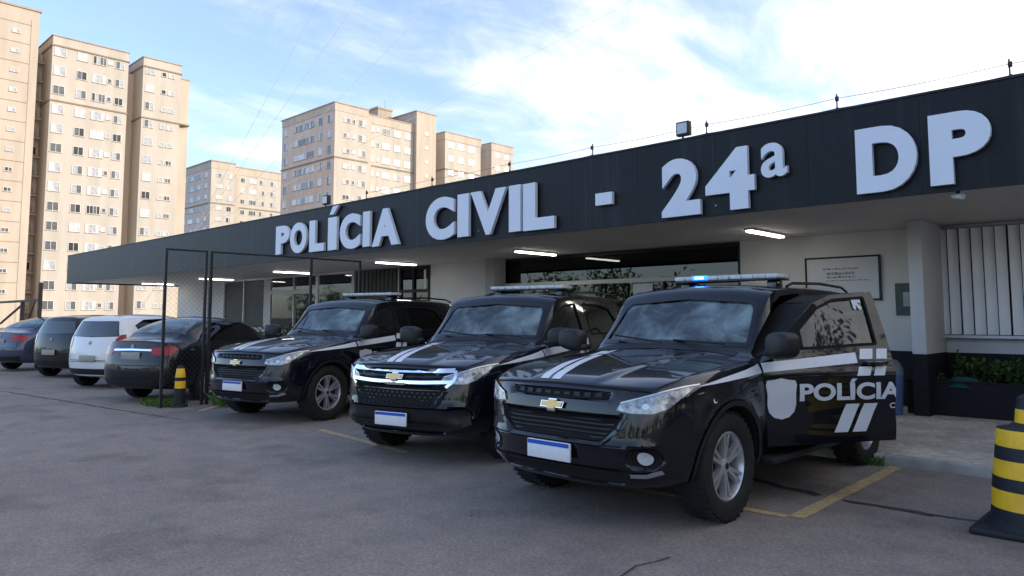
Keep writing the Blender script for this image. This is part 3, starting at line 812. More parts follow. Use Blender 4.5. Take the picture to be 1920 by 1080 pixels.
    # emblem: a flat cross with slanted arms
    EM = [(-.092, .028), (-.034, .028), (-.030, .048), (.036, .048), (.040, .028), (.098, .028), (.086, -.024), (.030, -.024), (.026, -.044), (-.040, -.044), (-.036, -.024), (-.10, -.024)]
    k = MB()
    sk.poly(k, [(x * 1.10, .825 + z * .82) for x, z in EM], 'f', .016, .05, 1, -.006)
    sk.poly(k, [(x, .825 + z * .68) for x, z in EM], 'f', .024, .05, 0, -.004)
    SM["emblem"] = k.mesh("emblem", ["gold", "chrome"], 40)
    k = MB(); 
    k.rbox(-.20, .20, -.010, .010, -.065, .065, .006, 0)
    k.box(-.192, .192, -.0125, -.0105, .032, .060, 1)
    SM["plate"] = k.mesh("license_plate", ["plate_white", "plate_blue"], 30)
    # light bar
    k = MB()
    k.rbox(-.55, .55, 1.70, 1.98, 1.800, 1.818, .008, 1)
    for i in range(9):
        x = -.55 + i * .1222
        k.rbox(x + .003, x + .119, 1.703, 1.977, 1.8185, 1.862, .010, 0)
    for x in (-.46, .46): k.rbox(x - .05, x + .05, 1.76, 1.92, 1.70, 1.802, .02, 1)
    SM["lightbar"] = k.mesh("light_bar", ["lens_white", "gloss_black"], 40)
    k = MB(); k.rbox(-.34, -.18, 1.694, 1.80, 1.8215, 1.866, .010, 0); k.rbox(-.31, -.21, 1.690, 1.70, 1.832, 1.856, .004, 1)
    SM["blue_lamp"] = k.mesh("blue_lamp", ["led_blue", "led_core"], 40)
    # bonnet stripes: two pale bars running back from the nose on the right-hand side
    k = MB()
    for x0, x1 in ((-.17, -.42), (-.06, -.31)):
        sk.poly(k, [(x0 - .040, -.765), (x0 + .040, -.765), (x1 + .040, .10), (x1 - .040, .10)], 't', .003, .05)
    for x0, x1 in ((-.44, -.55), (-.33, -.44)):
        sk.poly(k, [(x0 - .040, .16), (x0 + .040, .16), (x1 + .040, .50), (x1 - .040, .50)], 't', .003, .05)
    SM["bonnet_stripe"] = k.mesh("bonnet_stripe", ["decal_white"], 60)
    # flank decals (door ones belong to the door)
    for s, sd in ((1, 'l'), (-1, 'r')):
        k = MB(); sk.poly(k, [(-.40, .972), (-.05, .988), (.30, 1.005), (.545, 1.02), (.545, 1.088), (.30, 1.055), (-.05, 1.018)], sd, .003, .05)
        SM["wing_stripe" + sd] = k.mesh("wing_stripe", ["decal_white"], 60)
        k = MB(); sk.poly(k, [(.575, 1.022), (1.42, 1.085), (1.42, 1.168), (.575, 1.092)], sd, .003, .05)
        if sd == 'l':
            for y0, y1 in ((1.445, 1.565), (1.60, 1.70)):
                sk.poly(k, [(y0, 1.115), (y1, 1.115), (y1 + .025, 1.195), (y0 + .025, 1.195)], sd, .0035, .05)
                sk.poly(k, [(y0 - .055, .985), (y1 - .055, .985), (y1 - .02, 1.055), (y0 - .02, 1.055)], sd, .0035, .05)
        SM["door_stripe" + sd] = k.mesh("door_stripe", ["decal_white"], 60)
    k = MB()
    pts = [(-.138, .10), (-.125, .132), (-.06, .138), (0, .15), (.06, .138), (.125, .132), (.138, .10), (.128, .04), (.132, -.05), (.118, -.10), (.07, -.14), (0, -.155), (-.07, -.14), (-.118, -.10), (-.132, -.05), (-.128, .04)]
    sk.poly(k, [(.715 + x * .98, .822 + z * 1.04) for x, z in pts], 'l', .003, .04)
    SM["shield"] = k.mesh("shield_decal", ["decal_grey"], 60)
    k = MB()
    sk.text(k, "POL\u00cdCIA", .875, 1.80, .795, .965, 'l', .035, .003, .05, 0, 1.752)
    SM["lettering"] = k.mesh("lettering", ["decal_grey"], 60)
    for n_, y0 in (("slash1", 1.18), ("slash2", 1.345)):
        k = MB(); sk.poly(k, [(y0, .545), (y0 + .125, .545), (y0 + .24, .765), (y0 + .115, .765)], 'l', .003, .05)
        SM[n_] = k.mesh("slash_decal", ["decal_grey"], 60)
    k = MB(); sk.text(k, "C", 1.70, 1.75, .72, .765, 'l', .02, .003, .05)
    SM["letter_c"] = k.mesh("small_letter", ["decal_grey"], 60)
    k = MB()
    sk.poly(k, [(1.50, 1.60), (1.585, 1.60), (1.59, 1.575), (1.55, 1.57), (1.585, 1.535), (1.58, 1.515), (1.555, 1.515), (1.535, 1.555), (1.53, 1.515), (1.505, 1.52)], 'l', .0, .05)
    SM["window_decal"] = k.mesh("window_sticker", ["decal_grey"], 60)
    # cabin
    k = MB()
    k.rbox(-.76, .76, .66, .92, .74, 1.05, .06); k.rbox(.22, .60, .86, .97, .94, 1.10, .03)
    SM["dash"] = k.mesh("dashboard", ["dash"], 40)
    k = MB()
    bm = bmesh.new()
    M = Matrix.Translation((.40, 1.04, 1.0)) @ Matrix.Rotation(R(62), 4, 'X')
    for i in range(20):
        a, b = 2 * math.pi * i / 20, 2 * math.pi * (i + 1) / 20
        k.tube(M @ Vector((.18 * math.cos(a), .18 * math.sin(a), 0)), M @ Vector((.18 * math.cos(b), .18 * math.sin(b), 0)), .014, 8)
    k.tube(M @ Vector((-.18, 0, 0)), M @ Vector((.18, 0, 0)), .012, 6); k.tube((.40, 1.04, 1.0), (.40, .90, .94), .03, 8)
    bm.free()
    SM["steer"] = k.mesh("steering_wheel", ["dash"], 40)
    for nm, x0, x1, y in (("seatl", .14, .66, 1.42), ("seatr", -.66, -.14, 1.42), ("bench", -.68, .68, 2.35)):
        k = MB()
        k.rbox(x0, x1, y - .30, y + .18, .56, .78, .06)
        k.rbox(x0, x1, y + .12, y + .28, .70, 1.28, .06, 0, Matrix.Translation((0, y, .7)) @ Matrix.Rotation(R(-12), 4, 'X') @ Matrix.Translation((0, -y, -.7)))
        for c in ([(x0 + x1) / 2] if nm != "bench" else [-.42, .42]): k.rbox(c - .13, c + .13, y + .27, y + .37, 1.29, 1.47, .05)
        SM[nm] = k.mesh("seat", ["seat_cloth"], 40)
    SM["tyre"], SM["rim"] = wheel_meshes(.388, .262, .245, 6)

def make_suv(name, label, loc, rz, design, door_deg, blue):
    root = thing("police_suv", label, "police car", loc, rz, "black police SUVs parked nose out")
    L = lambda n, key, p=root, lc=None: link(n, SM[key], p, lc)
    body = L("body", "body")
    for n, key in (("panel_gap", "gaps"), ("wiper_cowl", "cowl"), ("windscreen_seal", "screen_seal")): L(n, key, body)
    for q in ("fl", "fr", "rl", "rr"): L("arch_trim", "arch" + q)
    for sd in "lr": L("side_step", "step" + sd)
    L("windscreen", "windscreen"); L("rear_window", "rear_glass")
    for sd in "lr":
        L("quarter_window", "quarter" + sd); L("roof_rail", "rail" + sd); L("headlight", "head" + sd); L("tail_light", "tail" + sd)
        L("fog_light", "fog" + sd); L("wing_stripe", "wing_stripe" + sd)
    L("grille", "grille" + design); L("bumper_moulding", "bumper" + design); L("bonnet_stripe", "bonnet_stripe")
    L("emblem", "emblem", root, (0, -.006, .036) if design == "B" else None)
    pl = L("license_plate", "plate", root, (0, -.918 - (.02 if design == "B" else 0), .51 if design == "A" else .455))
    lb = L("light_bar", "lightbar")
    if blue: L("blue_lamp", "blue_lamp", lb)
    L("dashboard", "dash"); L("steering_wheel", "steer")
    for k in ("seatl", "seatr", "bench"): L("seat", k)
    for s, sd in ((1, 'l'), (-1, 'r')):
        for key in ("df", "dr"):
            d = link("door", SM[key + sd], root)
            L("window_glass", key + sd + "_glass", d); L("window_seal", key + sd + "_seal", d); L("handle", key + sd + "_handle", d)
            if key == "df":
                L("mirror", "mirror" + sd, d); L("corner_trim", "sail" + sd, d); L("door_stripe", "door_stripe" + sd, d)
                if sd == 'l':
                    for n, k2 in (("shield_decal", "shield"), ("lettering", "lettering"), ("slash_decal", "slash1"), ("slash_decal", "slash2"), ("small_letter", "letter_c")): L(n, k2, d)
                    if door_deg:
                        L("window_sticker", "window_decal", d)
                        hx, hy = .90, .56
                        d.matrix_local = Matrix.Translation((hx, hy, 0)) @ Matrix.Rotation(R(-door_deg), 4, 'Z') @ Matrix.Translation((-hx, -hy, 0))
                        d["label"] = "wide open driver's door with white police lettering"
    for y in (0, 2.845):
        for s in (-1, 1): put_wheel(root, SM["tyre"], SM["rim"], s * .80, y, .388, s)
    return root

# ------------------------------------------------------------------ civilian cars (tails to the camera)
def civil_meshes(kind):
    if kind == "sedan":
        front = [(0, .2), (.6, .2), (.68, .3), (.7, .45), (.7, .6), (.68, .69), (.6, .755), (.45, .775), (.32, .785), (.16, .792), (0, .795)]
        yf = [(.2, -.72), (.4, -.82), (.6, -.80), (.8, -.70)]
        low = lambda a, b: [(0, .2), (.72, .2), (.79, .29), (.825, .45), (.84, .64), (.825, a), (.765, b)]
        st = [(-.42, [(0, .2), (.7, .2), (.76, .3), (.79, .45), (.80, .62), (.785, .75), (.71, .83), (.5, .86), (.34, .875), (.17, .882), (0, .886)]),
              (.25, low(.82, .92) + [(.56, .955), (.38, .97), (.19, .98), (0, .985)]),
              (.62, low(.87, .955) + [(.67, .995), (.5, 1.02), (.26, 1.035), (0, 1.04)]),
              (1.0, low(.88, .975) + [(.71, 1.10), (.62, 1.22), (.34, 1.26), (0, 1.27)]),
              (1.40, low(.89, .99) + [(.68, 1.20), (.57, 1.385), (.31, 1.44), (0, 1.455)]),
              (2.0, low(.90, 1.0) + [(.67, 1.23), (.555, 1.42), (.3, 1.47), (0, 1.485)]),
              (2.45, low(.91, 1.01) + [(.665, 1.22), (.545, 1.385), (.3, 1.435), (0, 1.45)]),
              (2.80, low(.915, 1.015) + [(.67, 1.13), (.585, 1.235), (.32, 1.28), (0, 1.295)]),
              (3.08, low(.92, 1.01) + [(.67, 1.04), (.52, 1.075), (.27, 1.095), (0, 1.10)])]
        rear = [(0, .25), (.64, .25), (.71, .35), (.745, .5), (.75, .70), (.735, .88), (.66, 1.005), (.5, 1.035), (.36, 1.048), (.18, 1.058), (0, 1.06)]
        yr = [(.25, 3.44), (.4, 3.53), (.62, 3.54), (.8, 3.49), (1.0, 3.44), (1.1, 3.42)]
        kr, wb, roofz = 6, 2.55, 1.48
        rearwin = ('t', [(-.60, 2.92), (-.47, 2.47), (.47, 2.47), (.60, 2.92), (0, 2.97)])
        side = [(.98, 1.01), (1.42, 1.33), (2.0, 1.375), (2.42, 1.33), (2.82, 1.08), (2.78, 1.04)]
        tail = [(.42, .93), (.46, .84), (.69, .80), (.735, .86), (.72, .955), (.60, .965)]
        sidewrap = [(3.20, .93), (3.46, .93), (3.50, .80), (3.34, .82)]
        platez, sz = .80, None
    else:
        front = [(0, .2), (.6, .2), (.68, .3), (.7, .45), (.7, .6), (.68, .72), (.6, .80), (.45, .825), (.32, .84), (.16, .848), (0, .85)]
        yf = [(.2, -.66), (.4, -.76), (.6, -.74), (.85, -.62)]
        low = lambda a, b: [(0, .2), (.71, .2), (.78, .29), (.815, .45), (.83, .66), (.815, a), (.76, b)]
        st = [(-.40, [(0, .2), (.7, .2), (.76, .3), (.78, .45), (.79, .64), (.775, .79), (.70, .88), (.5, .92), (.34, .935), (.17, .945), (0, .948)]),
              (.15, low(.87, .97) + [(.56, 1.01), (.38, 1.03), (.19, 1.04), (0, 1.045)]),
              (.45, low(.92, 1.005) + [(.67, 1.05), (.5, 1.075), (.26, 1.09), (0, 1.095)]),
              (.85, low(.93, 1.02) + [(.71, 1.16), (.62, 1.28), (.34, 1.325), (0, 1.335)]),
              (1.22, low(.94, 1.03) + [(.68, 1.25), (.58, 1.435), (.32, 1.485), (0, 1.50)]),
              (1.8, low(.95, 1.04) + [(.67, 1.28), (.57, 1.465), (.31, 1.515), (0, 1.53)]),
              (2.5, low(.97, 1.06) + [(.66, 1.28), (.56, 1.45), (.3, 1.495), (0, 1.508)]),
              (2.80, low(.975, 1.07) + [(.65, 1.27), (.55, 1.42), (.3, 1.465), (0, 1.478)])]
        rear = [(0, .25), (.64, .25), (.71, .35), (.745, .5), (.75, .72), (.74, .92), (.70, 1.08), (.62, 1.26), (.53, 1.39), (.29, 1.435), (0, 1.445)]
        yr = [(.25, 3.06), (.4, 3.15), (.62, 3.17), (.8, 3.14), (1.02, 3.10), (1.2, 3.02), (1.4, 2.90), (1.45, 2.87)]
        kr, wb, roofz = 8, 2.50, 1.53
        rearwin = ('b', [(-.59, 1.075), (-.48, 1.355), (.48, 1.355), (.59, 1.075), (0, 1.06)])
        side = [(.80, 1.08), (1.25, 1.37), (1.8, 1.42), (2.35, 1.40), (2.62, 1.28), (2.55, 1.10)]
        tail = [(.56, 1.0), (.58, .84), (.735, .82), (.75, .95), (.70, 1.10), (.63, 1.09)]
        sidewrap = None
        platez = .62
    dy = lambda x: .04 * (x / .75) ** 2 + .12 * (x / .75) ** 4
    me = loft(front, yf, dy, st, rear, yr, dy, 6, kr,
              [(0, 0, 6, 10, .6), (1, len(st), 6, 6, .5), (1, len(st), 5, 5, .2), (4, len(st), 8, 8, .35), (len(st) + 1, len(st) + 1, kr, 10, .6)] + ([(8, 9, 6, 10, .45)] if kind == "sedan" else [(8, 9, 8, 10, .4)]), 3)
    sk = Skin(me); K = {"wb": wb}
    me.materials.append(MATS["paint_dark"])
    for y in (0, wb):
        for s in (-1, 1):
            c = [(y + .345 * math.cos(a), .30 + .345 * math.sin(a)) for a in (2 * math.pi * i / 36 for i in range(36))]
            me = boolean(me, prism_mesh(c, 'x', s * .48, s * 1.2, "matte_black"))
    shade(me, 32); K["body"] = me
    k = MB(); sk.poly(k, rearwin[1], rearwin[0], .004, .06, 0)
    K["rear_window"] = k.mesh("rear_window", ["sedan_rear_glass" if kind == "sedan" else "dusty_rear_glass"], 60)
    k = MB()
    pts = rearwin[1]
    for a, b in zip(pts, pts[1:] + pts[:1]): sk.strip(k, [a, b], .03, rearwin[0], .003, .06)
    K["seal"] = k.mesh("window_seal", ["gloss_black"], 60)
    k = MB(); sk.poly(k, [(-.7, .95), (-.6, 1.02), (-.3, 1.18), (0, 1.20), (.3, 1.18), (.6, 1.02), (.7, .95)][:0] or [(-.56, 1.09 if kind == "sedan" else 1.13), (-.44, 1.34 if kind == "sedan" else 1.44), (.44, 1.34 if kind == "sedan" else 1.44), (.56, 1.09 if kind == "sedan" else 1.13)], 'f', .004, .06)
    K["windscreen"] = k.mesh("windscreen", ["dusty_rear_glass"], 60)
    for s, sd in ((1, 'l'), (-1, 'r')):
        k = MB(); sk.poly(k, side, sd, .004, .06, 0)
        ym = 1.72 if kind == "sedan" else 1.55
        sk.strip(k, [(ym, min(p[1] for p in side) + .02), (ym + .02, 1.365)], .07, sd, .007, .06, 1)
        K["side" + sd] = k.mesh("side_window", ["tinted_glass", "gloss_black"], 60)
        k = MB(); sk.poly(k, [(s * x, z) for x, z in tail], 'b', .007, .03)
        if sidewrap: sk.poly(k, sidewrap, sd, .007, .03)
        K["tail" + sd] = k.mesh("tail_light", ["lamp_red"], 50)
        k = MB(); sk.poly(k, [(s * .38, .58), (s * .50, .56), (s * .66, .60), (s * .69, .70), (s * .60, .68), (s * .46, .64)], 'f', .006, .03)
        K["head" + sd] = k.mesh("headlight", ["lamp_clear"], 50)
        k = MB(); k.rbox(min(s * .80, s * .99), max(s * .80, s * .99), .92, 1.02, 1.0, 1.13, .035)
        K["mirror" + sd] = k.mesh("mirror", ["black_plastic"], 40)
        k = MB()
        for yh in ((1.60, 2.40) if kind == "sedan" else (1.42, 2.15)): 
            k.rbox(min(s * .815, s * .85), max(s * .815, s * .85), yh - .08, yh + .08, .845, .872, .008)
        K["handle" + sd] = k.mesh("handle", ["gloss_black"], 40)
    GAPS = []
    for s, sd in ((1, 'l'), (-1, 'r')):
        for y0 in ((.80, 1.70, 2.55) if kind == "sedan" else (.65, 1.55, 2.3)):
            k = MB(); sk.strip(k, [(y0, .30 if y0 < 2 else .68), (y0, .98)], .008, sd, .0015, .06); GAPS.append(k.mesh("panel_gap", ["matte_black"], 60))
    k = MB()
    if kind == "sedan":
        sk.strip(k, [(-.60, 1.0), (-.58, .64), (.58, .64), (.60, 1.0)], .010, 'b', .0015, .05)
    else:
        sk.strip(k, [(-.60, 1.10), (-.595, .86), (-.56, .58), (.56, .58), (.595, .86), (.60, 1.10)], .010, 'b', .0015, .05)
    GAPS.append(k.mesh("panel_gap", ["matte_black"], 60)); K["gaps"] = GAPS
    k = MB(); z0 = .30
    sk.poly(k, [(-.68, .41), (.68, .41), (.62, .29), (-.62, .29)], 'b', .006, .06, 0)
    sk.strip(k, [(-.70, .545), (-.3, .555), (.3, .555), (.70, .545)], .012, 'b', .002, .05, 0)
    K["bumper"] = k.mesh("bumper_moulding", ["black_plastic"], 50)
    yp = lerp_table(yr, platez)
    k = MB(); k.rbox(-.20, .20, yp + .002, yp + .018, platez - .062, platez + .062, .005)
    K["plate"] = k.mesh("license_plate", ["plate_grey"], 30)
    k = MB(); sk.poly(k, [(.036 * math.cos(t), (.955 if kind == "sedan" else .93) + .036 * math.sin(t)) for t in (2 * math.pi * i / 20 for i in range(20))], 'b', .010, .05)
    K["badge"] = k.mesh("badge", ["plate_grey"], 40)
    if kind == "sedan":
        k = MB(); sk.strip(k, [(-.40, .895), (0, .903), (.40, .895)], .030, 'b', .014, .05)
        K["chrome"] = k.mesh("trunk_trim", ["chrome"], 40)
    else:
        k = MB(); k.tube((0, 2.9, 1.30), (-.34, 2.99, 1.18), .010, 6); K["chrome"] = k.mesh("rear_wiper", ["matte_black"], 40)
    K["tyre"], K["rim"] = wheel_meshes(.302, .19, .195, 7)
    return K
def make_civil(K, kind, name, label, paint, loc, rz, tail_chrome=True):
    root = thing(name, label, "car", loc, rz, "civilian cars parked tail out")
    me = K["body"].copy(); me.materials[0] = MATS[paint]
    body = link("body", me, root)
    for key, n, p in (("seal", "window_seal", body), ("rear_window", "rear_window", root), ("windscreen", "windscreen", root), ("bumper", "bumper_moulding", root),
                   ("plate", "license_plate", root), ("badge", "badge", root), ("chrome", "trunk_trim" if kind == "sedan" else "rear_wiper", root)):
        if key == "chrome" and not tail_chrome: continue
        link(n, K[key], p)
    for g in K["gaps"]: link("panel_gap", g, body)
    for sd in "lr":
        link("side_window", K["side" + sd], root); link("tail_light", K["tail" + sd], root); link("headlight", K["head" + sd], root)
        link("mirror", K["mirror" + sd], root); link("handle", K["handle" + sd], root)
    for y in (0, K["wb"]):
        for s in (-1, 1): put_wheel(root, K["tyre"], K["rim"], s * .725, y, .302, s)
    return root

# ------------------------------------------------------------------ ground
def sheet(name, x0, x1, y0, y1, z, mat, thick=None):
    k = MB()
    if thick: k.box(x0, x1, y0, y1, z - thick, z)
    else: k.add([(x0, y0, z), (x1, y0, z), (x1, y1, z), (x0, y1, z)], [(0, 1, 2, 3)])
    return tag(k.build(name, mat), kind="structure")
sheet("ground", -1200, 800, -800, 1200, 0, "asphalt")
k = MB()
k.box(-60, 30, 8.02, 30, -.05, .085)
tag(k.build("pavement", "pavement_stone"), kind="structure")
k = MB()
for i in range(88):
    x = -59.5 + i; k.rbox(x + .006, x + .994, 7.90, 8.018, -.04, .092, .012)
tag(k.build("kerb", "kerb_concrete", smooth=40), kind="structure")
def line(name, pts, w, z=.004):
    k = MB(); rr = random.Random(len(pts) + int(pts[0][0] * 10))
    for (a, b), (c, d) in zip(pts, pts[1:]):
        l = math.hypot(c - a, d - b); n = max(2, int(l / .12)); nx, ny = -(d - b) / l, (c - a) / l
        L_ = []
        for i in range(n + 1):
            t = i / n; x, y = a + (c - a) * t, b + (d - b) * t
            e1, e2 = w / 2 * rr.uniform(.86, 1.05), w / 2 * rr.uniform(.86, 1.05)
            L_ += [(x + nx * e1, y + ny * e1, z), (x - nx * e2, y - ny * e2, z)]
        k.add(L_, [(2 * i, 2 * i + 1, 2 * i + 3, 2 * i + 2) for i in range(n)])
    return k
for x0, x1, yy in ((-4.62, -4.62, 0), (-7.2, -7.2, 0), (-11.5, -11.5, 0), (-15.3, -15.3, 0), (-18.6, -18.6, 0)):
    tag(line("parking_line", [(x0, 5.45), (x1, 7.85)], .11).build("parking_line", "line_paint"), kind="structure")
tag(line("parking_line", [(-2.31, 5.38), (-2.36, 7.85)], .12).build("parking_line", "line_paint"), kind="structure")
tag(line("parking_line", [(-2.36, 5.36), (-4.5, 5.30)], .10).build("parking_line", "line_paint"), kind="structure")
tag(line("parking_line", [(-6.4, 5.02), (-8.5, 5.26)], .10).build("parking_line", "line_paint"), kind="structure")
tag(line("parking_line", [(-11.5, 4.98), (-12.3, 5.85)], .10).build("parking_line", "line_paint"), kind="structure")
# tarred joint across the bays and a crack near the camera
k = MB(); rr = random.Random(3)
def seam(pts, w, z=.006):
    v = []
    P = []
    for (a, b), (c, d) in zip(pts, pts[1:]):
        n = max(2, int(math.hypot(c - a, d - b) / .10))
        P += [(a + (c - a) * i / n, b + (d - b) * i / n) for i in range(n)]
    P.append(pts[-1])
    for i, (x, y) in enumerate(P):
        q = P[min(i + 1, len(P) - 1)]; p = P[max(i - 1, 0)]; l = math.hypot(q[0] - p[0], q[1] - p[1]) or 1
        nx, ny = -(q[1] - p[1]) / l, (q[0] - p[0]) / l
        j = rr.uniform(-.02, .02); e1, e2 = w * rr.uniform(.2, .75), w * rr.uniform(.2, .75)
        v += [(x + nx * (e1 + j), y + ny * (e1 + j), z), (x - nx * (e2 - j), y - ny * (e2 - j), z)]
    k.add(v, [(2 * i, 2 * i + 1, 2 * i + 3, 2 * i + 2) for i in range(len(P) - 1)])
seam([(-3.6, 6.55), (-2.9, 6.30), (-2.45, 6.16)], .085)
seam([(-2.25, 6.12), (-1.95, 6.15), (-1.6, 6.12)], .06)
seam([(-1.62, 6.13), (-1.15, 6.20), (-.4, 6.25)], .03)
seam([(-2.50, 3.98), (-2.55, 3.70), (-2.50, 3.45)], .011)
seam([(-12.6, 4.15), (-15, 3.9), (-17.5, 3.6)], .03)
seam([(-10.8, 4.4), (-12.6, 4.15)], .02)
tag(k.build("tar_seam", "tar"), kind="structure")

# ------------------------------------------------------------------ police station
FY, WY, ZS, ZT = 8.75, 12.5, 2.83, 3.86
XL, XR = -32.75, 24.0
st = thing("police_station", "long low white police station with deep eaves and a dark slate fascia", "building", (0, 0, 0))
# outer walls, set out as lengths between the openings
k = MB()
def wall_piece(x0, x1, z0=.085, z1=ZS): k.box(x0, x1, WY, WY + .25, z0, z1)
wall_piece(-31.3, -27.1); wall_piece(-23.9, -23.55); wall_piece(-15.0, -12.45)
wall_piece(-6.25, -3.10); wall_piece(-27.1, -23.9, .085, 1.1); wall_piece(-23.55, -15.0, .085, 1.05)
wall_piece(-3.10, 4.2, .085, 1.15); wall_piece(4.2, XR)
k.box(-31.3, -31.05, WY + .26, 26, .085, ZS)
k.box(-31.3, XR, 25.75, 26, .085, ZS); k.box(XR - .25, XR, WY + .26, 25.74, .085, ZS)
k.build("wall", "wall_paint", st)
k = MB(); k.box(-6.24, 4.2, WY - .02, WY - .002, .087, .93); k.build("plinth", "dado_black", st)
k = MB(); k.box(XL + .05, XR, FY + .05, 26, ZS, 3.62); k.build("roof", "soffit_paint", st)
# fascia: separate cladding panels with open joints
k = MB(); x = XL; i = 0
while x < XR:
    w = 1.22; k.box(x + .0012, min(x + w, XR) - .0012, FY, FY + .045, 2.775, ZT - .0015 * (i % 3)); x += w; i += 1
k.box(XL, XR, FY + .012, FY + .05, 2.785, ZT - .01)
k.box(XL - .002, XL + .045, FY + .052, 26, 2.775, ZT - .004)
k.build("fascia", "fascia_slate", st)
k = MB(); k.rbox(XL - .02, XR, FY - .012, FY + .14, ZT, ZT + .03, .006); k.build("coping", "steel_dark", st)
k = MB(); k.rbox(-3.165, -2.98, 11.42, WY - .022, .935, ZS - .002, .012); k.build("pillar", "wall_paint", st, 30)
k = MB(); k.box(-3.17, -2.975, 11.415, WY - .024, .087, .933); k.build("pillar_base", "dado_black", st)
k = MB(); k.rbox(-12.5, -12.2, 12.1, WY - .01, .087, ZS - .002, .012); k.build("pillar", "grey_render", st, 30)
# dark reception behind the glazing, so the panes look into a room
k = MB()
k.box(-12.4, -6.3, 16.4, 16.5, .09, 2.8); k.box(-12.4, -6.3, WY + .3, 16.4, .086, .10)
k.build("reception_room", "interior", st)
# entrance glazing
k = MB()
X0, X1 = -12.45, -6.25
for xx in (X0, X1 - .06): k.box(xx, xx + .06, WY + .02, WY + .12, .10, 2.80)
k.box(X0 + .06, X1 - .06, WY + .02, WY + .12, 2.76, 2.80)
for xx in (-11.0, -9.45, -7.9): k.box(xx - .02, xx + .02, WY + .03, WY + .11, .10, 2.15)
e = k.build("entrance", "steel_dark", st)
k = MB(); k.box(X0 + .062, X1 - .062, WY + .06, WY + .075, 2.25, 2.758); k.build("pane", "entrance_glass", e)
k = MB(); k.box(X0 + .062, X1 - .062, WY + .06, WY + .075, .12, 2.155); k.build("pane", "entrance_glass", e)
k = MB(); k.box(X0 + .062, X1 - .062, WY - .01, WY + .13, 2.157, 2.245); k.build("transom", "frame_white", e)
k = MB(); k.box(-8.62, -8.16, WY + .045, WY + .058, 1.55, 2.13); k.box(-8.52, -8.30, WY + .040, WY + .0445, 1.78, 1.95, 1); k.build("paper_notice", ["board_white", "board_ink"], e)
# window with vertical blinds at the right
k = MB()
for xx in (-3.08, .55, 4.12): k.box(xx, xx + .05, WY - .015, WY + .10, 1.19, 2.80)
k.box(-3.08, 4.17, WY - .016, WY + .101, 2.78, 2.825); k.box(-3.10, 4.19, WY - .20, WY + .12, 1.15, 1.19)
w = k.build("window", "aluminium", st)
for xa, xb in ((-3.028, .548), (.602, 4.118)):
    k = MB(); k.box(xa, xb, WY + .012, WY + .02, 1.192, 2.778); k.build("pane", "clear_glass", w)
i = 0; x = -2.97
while x < 4.1:
    k = MB()
    a = R(28 + rng.uniform(-5, 5)); c, s_ = math.cos(a) * .069, math.sin(a) * .069
    xm = x + rng.uniform(-.006, .006)
    sl = [(xm - c, WY - .10 - s_), (xm - c * .3, WY - .088 - s_ * .3), (xm + c * .3, WY - .088 + s_ * .3), (xm + c, WY - .10 + s_)]
    k.add([(p, q, 1.2) for p, q in sl] + [(p, q, 2.76) for p, q in sl], [(j, j + 1, j + 5, j + 4) for j in range(3)])
    k.build("louvre", "blind_white", w, 60); x += .152; i += 1
k = MB(); k.box(-2.95, 4.12, WY + .30, WY + .32, 1.16, 2.80); k.build("window_back", "shutter_dark", w)
# shuttered openings in the left wing
k = MB()
for xx in (-27.1, -25.5, -23.96): k.box(xx, xx + .06, WY - .01, WY + .08, 1.1, 2.82)
k.box(-27.04, -23.96, WY - .011, WY + .081, 2.76, 2.825); k.box(-27.14, -23.86, WY - .05, WY + .09, 1.06, 1.10)
w = k.build("window", "frame_white", st)
k = MB(); k.box(-27.04, -23.97, WY + .05, WY + .07, 1.105, 2.755)
for j in range(14): k.box(-27.03, -23.98, WY + .03, WY + .046, 1.16 + j * .115, 1.20 + j * .115)
k.build("shutter", "shutter_dark", w)
k = MB()
for xx in (-23.55, -22.0, -20.62): k.box(xx, xx + .06, WY - .01, WY + .08, 1.05, 2.82)
k.box(-23.49, -20.62, WY - .011, WY + .081, 2.22, 2.36); k.box(-23.49, -20.62, WY - .012, WY + .082, 2.765, 2.825)
w = k.build("window", "frame_white", st)
k = MB(); k.box(-23.488, -20.622, WY + .02, WY + .03, 1.052, 2.218); k.box(-23.488, -20.622, WY + .02, WY + .03, 2.362, 2.763); k.build("pane", "clear_glass", w)
k = MB()
for j in range(18): k.box(-23.44 + j * .158, -23.315 + j * .158, WY + .12 + .01 * (j % 2), WY + .125 + .01 * (j % 2), 1.06, 2.75)
k.build("blind", "blind_white", w)
k = MB()
for xx in (-20.55, -18.62): k.box(xx, xx + .06, WY - .01, WY + .08, 1.05, 2.82)
k.box(-20.49, -18.62, WY - .012, WY + .082, 2.765, 2.825)
w = k.build("window", "frame_white", st)
k = MB(); k.box(-20.488, -18.622, WY + .02, WY + .03, 1.052, 2.763); k.build("pane", "clear_glass", w)
k = MB()
for j in range(12): k.box(-20.47 + j * .155, -20.335 + j * .155, WY + .10 + .012 * (j % 2), WY + .105 + .012 * (j % 2), 1.06, 2.75)
k.build("blind", "blind_white", w)
k = MB(); k.box(-18.56, -16.32, WY - .03, WY + .1, 2.06, 2.14); k.box(-18.56, -16.32, WY, WY + .1, 1.05, 1.09)
for xx in (-18.555, -16.38): k.box(xx, xx + .055, WY, WY + .1, 1.091, 2.82)
w = k.build("window", "frame_white", st)
k = MB(); k.box(-18.498, -16.382, WY + .04, WY + .05, 1.095, 2.055); k.box(-18.498, -16.382, WY + .04, WY + .05, 2.145, 2.82)
for j in range(11): k.box(-18.42 + j * .19, -18.40 + j * .19, WY + .02, WY + .038, 2.15, 2.80)
k.build("shutter", "shutter_dark", w)
k = MB()
for xx in (-16.30, -15.72, -15.06): k.box(xx, xx + .07, WY - .03, WY + .07, .09, 2.82)
k.box(-16.23, -15.06, WY - .031, WY + .071, 2.75, 2.825); k.box(-16.23, -15.06, WY - .029, WY + .069, 2.12, 2.20)
